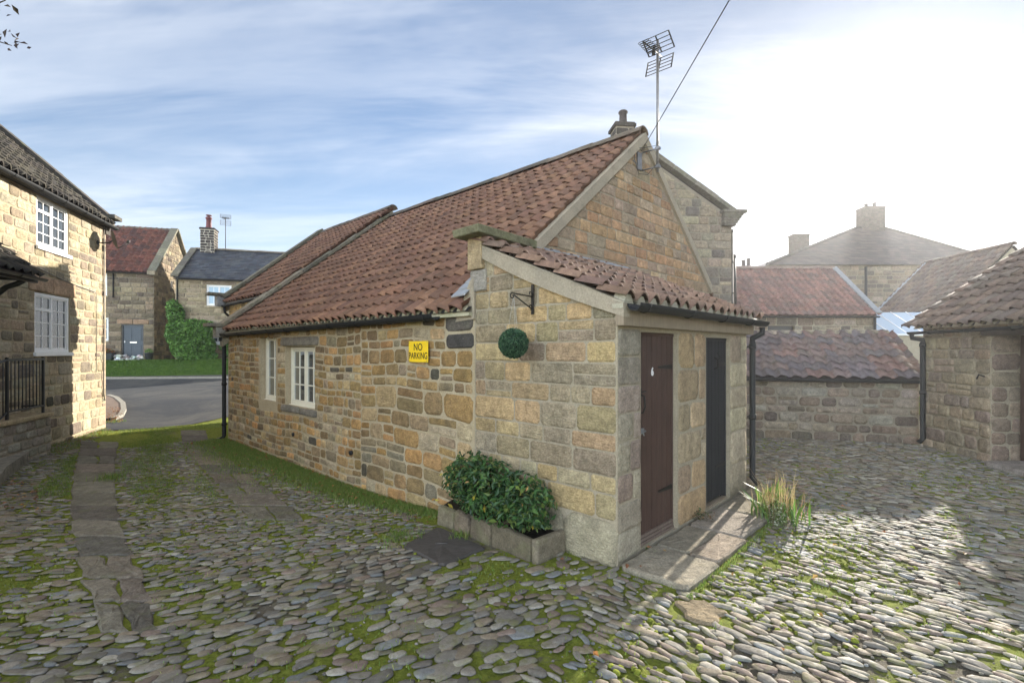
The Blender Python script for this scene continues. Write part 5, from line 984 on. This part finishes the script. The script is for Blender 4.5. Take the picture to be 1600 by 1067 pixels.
m = MB(); U = V3(0, 2.5, 2.1); pantiles(m, (0, -.12, 2.98), (1, 0, 0), U, PL, np.linalg.norm(U), [(.22, .125, .105), (.19, .115, .10), (.25, .14, .115), (.17, .115, .10)], cw=.25, rl=.26, amp=.035, na=7); m.raw([(0, -.1, 2.97), (PL, -.1, 2.97), (PL, 2.4, 5.07), (0, 2.4, 5.07), (0, 4.9, 2.97), (PL, 4.9, 2.97)], [(0, 1, 2, 3), (3, 2, 5, 4)], (.1, .06, .05)); r_ = m.build('roof', TILE_OLD, PB)
m = MB(); ridge(m, (0, 2.4, 5.1), (PL, 2.4, 5.1), .13, .45, [(.24, .18, .15)]); m.build('ridge_tiles', TILE_OLD, r_); m = MB(); coping(m, V3(PL+.02, -.15, 3.05), V3(PL+.02, 2.4, 5.15), .22, .05, (1, 0, 0), 1.2); m.build('flashing', LEAD, r_)
m = MB(); gutter(m, (0, -.18, 2.95), (PL, -.18, 2.95), (0, -1, 0), .055, 1.); m.tube([(PL-.1, -.1, 2.9), (PL-.1, -.1, 0)], .045, 8); m.build('gutter', PVC, PB)
PD_M = plain('backlit_dark_mortar', (.08, .068, .055), .9)  # mortar darkened in colour so the backlit skyline chimneys stay dark
def hip_house():
    k = 38/28.
    Q = thing('hipped_house', (0, 0, 0), 0, 'large house with a broad hipped roof and central chimney on the skyline', 'house')
    X0, X1, Y0, Y1, ze = 14.7*k, 27.9*k, 38, 52, EYE+135/FPX*38; ax0, ax1, ay, az = (1338-CX)/FPX*45, (1382-CX)/FPX*45, 45., EYE+191/FPX*45
    m = MB(); F = frame_fn((X0, Y0, 0), (1, 0, 0), (0, -1, 0)); sheet(m, F, 0, X1-X0, -1, ze-.05); stone_field(m, F, 0, X1-X0, 3, ze-.1, (.3, .4), (.5, 1.0), P_YARD, .05, .3, .03, fine=False)
    m.raw([(X0, Y0, -1), (X0, Y1, -1), (X0, Y1, ze), (X0, Y0, ze), (X1, Y0, -1), (X1, Y1, -1), (X1, Y1, ze), (X1, Y0, ze)], [(0, 1, 2, 3), (4, 5, 6, 7), (1, 5, 6, 2)], mi=1); m.build('wall', [STONE_FAR, MORTAR_D], Q)
    m = MB(); o = .35; A, B, C, D = V3(X0-o, Y0-o, ze-.1), V3(X1+o, Y0-o, ze-.1), V3(X1+o, Y1+o, ze-.1), V3(X0-o, Y1+o, ze-.1); E, G = V3(ax0, ay, az), V3(ax1, ay, az)
    m.raw([A, B, C, D, E, G], [(0, 1, 5, 4), (1, 2, 5), (2, 3, 4, 5), (3, 0, 4)], (.10, .09, .085)); L = B[0]-A[0]; U = V3(0, E[1]-A[1], E[2]-A[2]); S = np.linalg.norm(U)
    slates(m, A+V3(0, 0, .02), (1, 0, 0), U, L, S, [(.085, .07, .062), (.07, .06, .055), (.10, .078, .068), (.06, .052, .048)], .45, .38, lim=lambda s: ((E[0]-A[0])*s/S, L-(B[0]-G[0])*s/S))
    r = m.build('roof', SLATE, Q)
    m = MB(); ridge(m, A, E, .2, .6, T_DARK); ridge(m, B, G, .2, .6, T_DARK); ridge(m, E, G+V3(.01, 0, 0), .2, .6, T_DARK); m.build('ridge_tiles', TILE_OLD, r)
    PD = [(.10, .08, .06), (.08, .065, .05)]; chimney(r, (1360-CX)/FPX*45, 45, az-.8, 1.8, 1.2, 2.65, [(-.4, .4, False), (.35, .5, False)], PD, mort=PD_M, pot=(.15, .4), potmat=DARKPOT)
    chimney(r, (1248-CX)/FPX*44, 44, EYE+150/FPX*44, 1.35, .9, 1.75, [], PD, mort=PD_M)
    m = MB(); x = (1353-CX)/FPX*37.9; m.tube([(x, 37.9, ze-.2), (x, 37.9, 2)], .09, 8); m.build('downpipe', PVC, Q)
hip_house()
RB = thing('pantiled_barn', (17.4, 19.5, 0), 0, 'barn whose pantile roof rises to the right behind the glass roof and the shed', 'barn')
m = MB(); m.raw([(0, 0, -1), (0, 4, -1), (0, 4, 3.42), (0, 0, 3.42), (4.8, 0, -1), (4.8, 4, -1), (4.8, 4, 3.42), (4.8, 0, 3.42), (2.4, 0, 5.8), (2.4, 4, 5.8)], [(0, 1, 2, 3), (4, 5, 6, 7), (0, 4, 7, 8, 3), (1, 5, 6, 9, 2)], mi=1)
stone_field(m, frame_fn((0, 0, 0), (0, 1, 0), (-1, 0, 0)), 0, 4, 1.5, 3.4, (.2, .3), (.3, .7), P_YARD, .03, .3, .02, fine=False); m.build('wall', [STONE_FAR, MORTAR_G], RB)
m = MB(); U = V3(2.55, 0, 2.55); pantiles(m, (-.15, -.1, 3.32), (0, 1, 0), U, 4.1, np.linalg.norm(U), T_OLD, cw=.25, rl=.32, amp=.035, na=7, flip=True); m.raw([(-.13, -.1, 3.3), (-.13, 4, 3.3), (2.4, 4, 5.85), (2.4, -.1, 5.85), (4.9, 4, 3.3), (4.9, -.1, 3.3)], [(0, 1, 2, 3), (2, 4, 5, 3)], (.08, .07, .06)); r_ = m.build('roof', TILE_OLD, RB)
m = MB(); ridge(m, (2.4, -.1, 5.9), (2.4, 4.0, 5.9), .13, .45, T_OLD); m.build('ridge_tiles', TILE_OLD, r_); m = MB(); coping(m, V3(-.1, 4.05, 3.4), V3(2.4, 4.05, 5.9), .2, .05, (0, 1, 0), 1.2); m.build('flashing', LEAD, r_)
CO = thing('conservatory', (13.5, 18.3, 0), 0, 'pale glazed sloping roof between the two pantiled barns', 'conservatory')
m = MB(); m.raw([(0, 0, 2.30), (3.8, 0, 2.30), (3.8, 1.7, 3.26), (0, 1.7, 3.26), (0, 0, 2.28), (3.8, 0, 2.28), (3.8, 1.7, 3.24), (0, 1.7, 3.24)], [(0, 1, 2, 3), (7, 6, 5, 4), (0, 1, 5, 4)]); m.build('glazed_roof', CONS, CO)
m = MB()
for i in range(7): x = .02+i*.62; m.tube([(x, 0, 2.31), (x, 1.7, 3.27)], .022, 6)
m.tube([(0, -.02, 2.29), (3.8, -.02, 2.29)], .04, 6); m.build('glazing_bar', WHITE, CO); m = MB(); m.box((0, 0.05, -.3), (3.8, 1.6, 1.0)); m.box((0, .03, 1.0), (3.8, .06, 2.26)); m.build('wall', [MORTAR_G], CO)
def far_stack(px, pyt, pyb, wpx, Y, pots, label, **kw):
    x = (px-CX)/FPX*Y; z1 = EYE+(HZ-pyt)/FPX*Y; z0 = EYE+(HZ-pyb)/FPX*Y-1.0; o = thing('stone_house', (x, Y, 0), 0, label, 'house')
    w = wpx/FPX*Y; m = MB(); zr = EYE+(HZ-pyb)/FPX*Y; m.raw([(-3.5, 0, -.5), (3.5, 0, -.5), (3.5, 0, zr-2.4), (-3.5, 0, zr-2.4), (-3.5, 6, -.5), (3.5, 6, -.5), (3.5, 6, zr-2.4), (-3.5, 6, zr-2.4), (-3.5, 3, zr-.1), (3.5, 3, zr-.1)], [(0, 1, 2, 3), (4, 5, 6, 7), (0, 4, 7, 8, 3), (1, 5, 6, 9, 2)], mi=1); m.build('wall', [STONE_FAR, MORTAR_D], o)
    m = MB(); m.raw([(-3.6, -.2, zr-2.6), (3.6, -.2, zr-2.6), (3.6, 3, zr-.05), (-3.6, 3, zr-.05), (3.6, 6.2, zr-2.6), (-3.6, 6.2, zr-2.6)], [(0, 1, 2, 3), (3, 2, 4, 5)], (.12, .09, .08)); r = m.build('roof', TILE_OLD, o)
    chimney(r, 0, 3, zr-.6, w, w*.8, z1-zr+.6, pots, P_YARD, **kw); return o
far_stack(1198, 405, 421, 17, 34, [(-.2, .5, False), (.18, .62, False)], 'distant house showing a twin-pot chimney over the faded barn roof', pot=(.13, .4), potmat=DARKPOT)
far_stack(1160, 414, 422, 12, 40, [(.05, .5, False)], 'distant house showing a small single-pot chimney beside the dark stone house', pot=(.14, .4), potmat=DARKPOT)
m = MB(); X = (1147-CX)/FPX*16; m.tube([(X+.0, 16, 2.2), (X-.02, 16, 3.9), (X-.05, 16, 4.75)], .09, 10); m.lathe((X-.05, 16, 4.7), [(.11, 0), (.11, .1), (.08, .12)], 12); tag(m.build('flue_pipe', IRON), 'dark metal flue pipe standing right of the tall dark stone house', 'flue')
# ------------------------------------------------------------------ plants on the ground
def blades(mb, X, Y, h, w, pal, lean=.35, base=0.):
    X, Y = np.asarray(X), np.asarray(Y); k = len(X); Z = gz(X, Y)+base; a = np.random.uniform(0, 6.283, k); hh = h*np.random.uniform(.5, 1.25, k); ln = hh*np.random.uniform(0, lean, k)*1.6; b = np.random.uniform(0, 6.283, k)
    dx, dy = np.cos(a)*w/2, np.sin(a)*w/2; lx, ly = np.cos(b)*ln, np.sin(b)*ln; P = np.zeros((k, 5, 3))
    P[:, 0] = np.stack([X-dx, Y-dy, Z], 1); P[:, 1] = np.stack([X+dx, Y+dy, Z], 1); P[:, 2] = np.stack([X+dx*.7+lx*.35, Y+dy*.7+ly*.35, Z+hh*.6], 1); P[:, 3] = np.stack([X-dx*.7+lx*.35, Y-dy*.7+ly*.35, Z+hh*.6], 1); P[:, 4] = np.stack([X+lx, Y+ly, Z+hh], 1)
    pal = np.array(pal); c = pal[np.random.randint(len(pal), size=k)]*np.random.uniform(.7, 1.25, (k, 1)); f = []
    for i in range(k): o = 5*i; f += [(o, o+1, o+2, o+3), (o+3, o+2, o+4)]
    mb.raw(P.reshape(-1, 3), f, np.repeat(c, 5, 0))
GP = [(.15, .26, .05), (.12, .22, .04), (.19, .29, .06), (.24, .28, .07), (.28, .29, .09)]
def scatter_poly(pix, n, patchy=0, seed=0, thr=.5):
    P = np.array([at(*p)[:2] for p in pix]); rs = np.random.RandomState(seed); x0, y0 = P.min(0); x1, y1 = P.max(0); out = []; poly = [tuple(p) for p in P]
    while len(out) < n:
        x, y = rs.uniform(x0, x1), rs.uniform(y0, y1)
        if not inpoly(x, y, poly): continue
        if patchy and (math.sin(x*3.1+seed)*math.cos(y*2.3+x)+.6*math.sin(x*7+y*5+seed)+.5) < thr*rs.rand()*2-.2: continue
        if any(inpoly(x, y, E) for E in EXCL[:4]): continue
        out.append((x, y))
    a = np.array(out); return a[:, 0], a[:, 1]
m = MB()
wall_strip = [at(*p) for p in ((356, 690),)]
X = []; Y = []
rs = np.random.RandomState(4)
for i in range(34000):       # verge along the cottage wall
    y = rs.uniform(1.9, 9.6)**1.0; w = .10+.55*min(1, max(0, (y-2.0)/3.0)); x = -abs(rs.normal(0, w*.6))-.01
    p = yl(x, y)
    if rs.rand() > float(mossd(*p))**1.5*1.3: continue
    p = p; X.append(p[0]); Y.append(p[1])
blades(m, X, Y, .045, .007, GP, .7)
x, y = scatter_poly([(190, 676), (282, 672), (300, 720), (345, 775), (330, 790), (215, 790), (190, 740)], 9000, 1, 2, .55); blades(m, x, y, .03, .005, GP, .6)
x, y = scatter_poly([(150, 770), (60, 780), (40, 735), (110, 700), (126, 692)], 2500, 1, 5, .6); blades(m, x, y, .035, .005, GP, .6)
x, y = scatter_poly([(60, 700), (165, 668), (180, 676), (90, 712)], 1500, 0, 6); blades(m, x, y, .05, .006, GP+[(.3, .15, .05)], .6)
x, y = scatter_poly([(185, 672), (350, 660), (352, 668), (185, 680)], 2600, 0, 9); blades(m, x, y, .03, .006, GP+[(.2, .2, .08)], .6)
gx = rs.uniform(-8, 6.5, 90000); gy = rs.uniform(1.8, 10.5, 90000); dn = mossd(gx, gy); ok = (rs.rand(90000) < np.clip(dn-.36, 0, 1)*1.7) & (np.abs(gx) < (gy+1)*1.08)
gx, gy = gx[ok], gy[ok]; ex = np.array([any(inpoly(a, b, E) for E in EXCL) for a, b in zip(gx, gy)]); gx, gy = gx[~ex], gy[~ex]; print('tufts', len(gx)); blades(m, gx, gy, .026, .005, GP, .7)
X = []; Y = []
for i in range(1600):
    t = rs.uniform(-.1, 3.2); q = yl(t, -.60+.02*t-abs(rs.normal(0, .03))); X.append(q[0]); Y.append(q[1])
blades(m, X, Y, .02, .005, GP, .5)
for (px, py, n, h, s) in ((175, 748, 260, .09, .09), (180, 660, 200, .07, .12), (1065, 795, 120, .06, .05), (1010, 862, 60, .04, .06), (620, 842, 260, .06, .10), (720, 838, 120, .05, .06)):
    c = at(px, py); blades(m, c[0]+rs.normal(0, s, n), c[1]+rs.normal(0, s, n), h, .006, GP, .6)
m.build('grass', GRASSM, kind='stuff')
m = MB(); k = 30000; t = np.random.uniform(0, 1, k); s = np.random.uniform(.62, 3.4, k); PX = FL[0]+(FR[0]-FL[0])*t+nb[0]*s; PY = FL[1]+(FR[1]-FL[1])*t+nb[1]*s; blades(m, PX, PY, .09, .02, [(.05, .11, .015), (.08, .15, .02), (.06, .13, .02)], .5, .09); m.build('grass', GRASSM, kind='stuff')
# moss cushions between the cobbles
def moss():
    m = MB(); rs = np.random.RandomState(12); bv, bf_ = cob_mesh(7, [(1, -.6), (.8, .55)]); k = 0
    spots = [((1165, 800), (1500, 860), (1330, 1020), (980, 1060), (900, 1067), (1010, 940), (1120, 915), (1200, 815), 800), ((180, 870), (60, 770), (0, 820), (0, 1000), (120, 960), 250),
             ((250, 690), (440, 800), (900, 880), (950, 930), (760, 960), (250, 960), (200, 760), 500)]
    for sp in spots:
        P = [tuple(at(*p)[:2]) for p in sp[:-1]]; A = np.array(P); lo, hi = A.min(0), A.max(0); c = 0
        while c < sp[-1]:
            x, y = rs.uniform(lo, hi)
            if not inpoly(x, y, P): c += .05; continue
            c += 1
            if math.sin(x*2.9+1)*math.cos(y*3.7+x*1.3)+.5*math.sin(x*9+y*6) < -.15: continue
            if any(inpoly(x, y, E) for E in EXCL): continue
            r = rs.uniform(.010, .026); p = bv*np.array((r, r*rs.uniform(.6, 1), rs.uniform(.006, .012))); an = rs.uniform(0, 3); q = np.stack([x+p[:, 0]*math.cos(an)-p[:, 1]*math.sin(an), y+p[:, 0]*math.sin(an)+p[:, 1]*math.cos(an), p[:, 2]+float(gz(x, y))], 1)
            m.raw(q+rs.normal(0, .0015, q.shape), bf_, np.array((.22, .25, .04))*rs.uniform(.5, 1.3), 0, True)
    s = Mat('moss', .95, .1); s.col(vary(s, s.attr(), 60, .4, 4)); s.bump(s.noise(200, 5, .8), 1, .01); m.build('moss', s.m, kind='stuff')
moss()
# weeds by the slabs
wd = thing('weed_clump', (*yl(2.02, -.60), .0), 0, 'clump of weeds with dry straw stalks at the end of the paving slabs', 'weeds')
m = MB(); n = 260
def loc_blades(m, n, sx, sy, h, w, pal, lean): 
    mm = MB(); x = np.random.normal(0, sx, n); y = np.random.normal(0, sy, n); a = np.random.uniform(0, 6.283, n); hh = h*np.random.uniform(.5, 1.2, n); b = np.random.uniform(0, 6.283, n); ln = hh*np.random.uniform(.05, lean, n)
    for i in range(n):
        c = np.array(random.choice(pal))*random.uniform(.7, 1.3); d = V3(math.cos(b[i]), math.sin(b[i]), 0); s = V3(-math.sin(b[i]), math.cos(b[i]), 0)*w/2; p = V3(x[i], y[i], 0); pts = []
        for t, ww in ((0, .6), (.35, 1), (.7, .8), (1, .05)): q = p+d*ln[i]*t*t+V3(0, 0, hh[i]*(t-.25*lean*t*t)); pts += [q-s*ww, q+s*ww]
        m.raw(pts, [(0, 1, 3, 2), (2, 3, 5, 4), (4, 5, 7, 6)], c, 0, True)
loc_blades(m, 110, .09, .07, .30, .022, [(.10, .20, .03), (.14, .25, .04), (.08, .15, .03)], .9); m.build('foliage', LEAF, wd)
m = MB(); loc_blades(m, 140, .10, .08, .52, .004, [(.46, .36, .18), (.38, .30, .14), (.28, .17, .09)], .55); m.build('dry_stalks', GRASSM, wd)
wd2 = thing('weed_clump', (*yl(2.32, -.46), .0), 0, 'leafy bright green weed between the drainpipe and the dry stalks', 'weeds'); m = MB(); loc_blades(m, 60, .06, .05, .33, .04, [(.10, .22, .03), (.14, .28, .04)], .9); m.build('foliage', LEAF, wd2)
m = MB(); C = np.random.normal(0, 1, (500, 3))*V3(.05, .05, .07)+V3(.02, -.05, .10); q = yl(1.80, -.62); leaves(m, C+V3(*q, 0), np.tile(V3(0, 0, 1), (500, 1)), .02, [(.35, .36, .28), (.16, .22, .07), (.12, .16, .05)], .6); 
for i in range(8): a = random.uniform(0, 6.28); m.tube([(q[0], q[1], 0), (q[0]+.05*math.cos(a), q[1]+.05*math.sin(a), .2)], .002, 4, (.2, .15, .08))
m.build('foliage', LEAF, thing('seeding_weed', (0, 0, 0), 0, 'pale seeding weed at the edge of the slabs, in front of the dry stalks', 'weeds'))
m = MB(); q = yl(1.42, -.07); C = np.random.normal(0, 1, (160, 3))*V3(.06, .04, .03)+V3(q[0], q[1], .08); leaves(m, C, np.tile(V3(0, 0, 1), (160, 1)), .025, [(.08, .11, .04), (.16, .10, .05)], .6)
for i in range(6): a = random.uniform(0, 6.28); m.tube([(q[0], q[1], .03), (q[0]+.05*math.cos(a), q[1]+.04*math.sin(a), .09)], .002, 4, (.2, .15, .08))
m.build('foliage', LEAF, thing('small_weed', (0, 0, 0), 0, 'tiny weed at the foot of the pillar between the two plank doors', 'weeds'))
# fallen leaves
m = MB(); n = 420; C = []; rs = np.random.RandomState(8)
for i in range(150): p = yl(-abs(rs.normal(0, .35))-.03, rs.uniform(2, 9.5)); C.append((p[0], p[1], float(gz(*p))+.035))
for i in range(170): p = at(rs.uniform(168, 192), rs.uniform(640, 664)); C.append((p[0], p[1], float(gz(p[0], p[1]))+.05+rs.rand()*.06))
for i in range(60): p = at(rs.uniform(0, 60), rs.uniform(750, 800)); C.append((p[0], p[1], p[2]+.03))
for i in range(40): x, y = rs.uniform(.2, 4), rs.uniform(2.5, 6); C.append((x, y, float(gz(x, y))+.03))
leaves(m, np.array(C), np.tile(V3(0, 0, 1.), (len(C), 1)), .045, [(.30, .10, .04), (.36, .16, .05), (.22, .09, .04), (.4, .25, .08)], .6, .2, .35); m.build('fallen_leaves', LEAF, kind='stuff')
# twig of a tree that reaches into the picture, top left
tw = thing('tree_branch', (-3.21, 3.1, 3.62), 0, 'tip of a dark leafy branch at the upper left edge of the sky', 'branch')
m = MB(); m.tube([(-.6, 0, .25), (-.2, 0, .2), (.0, .02, .3)], [.012, .008, .003], 6); m.tube([(-.35, 0, .22), (-.1, 0, .05), (.06, 0, .0)], [.008, .005, .002], 6); m.build('twig', BARK, tw)
m = MB(); C = np.vstack([np.random.normal(0, 1, (26, 3))*V3(.07, .05, .03)+V3(.0, 0, .05), np.random.normal(0, 1, (10, 3))*V3(.03, .04, .03)+V3(-.03, 0, .24)]); leaves(m, C, np.tile(V3(0, -1, .2), (36, 1)), .045, [(.03, .02, .02), (.04, .03, .02)], .5); m.build('leaves', LEAF, tw)
hz = MB(); hz.box((-125, -125, -3), (125, 135, 20)); hm = bpy.data.materials.new('glare_haze_air'); hm.use_nodes = True; nt = hm.node_tree; nt.nodes.remove(nt.nodes['Principled BSDF'])  # thin scattering volume added to imitate veiling glare towards the sun
pv_ = nt.nodes.new('ShaderNodeVolumePrincipled'); pv_.inputs['Color'].default_value = (.95, .96, 1, 1); pv_.inputs['Density'].default_value = .0009; pv_.inputs['Anisotropy'].default_value = .6; nt.links.new(pv_.outputs[0], nt.nodes['Material Output'].inputs['Volume'])
hz.build('glare_haze', hm, kind='stuff'); SC.cycles.volume_bounces = 0
print('objects', len(SC.objects))
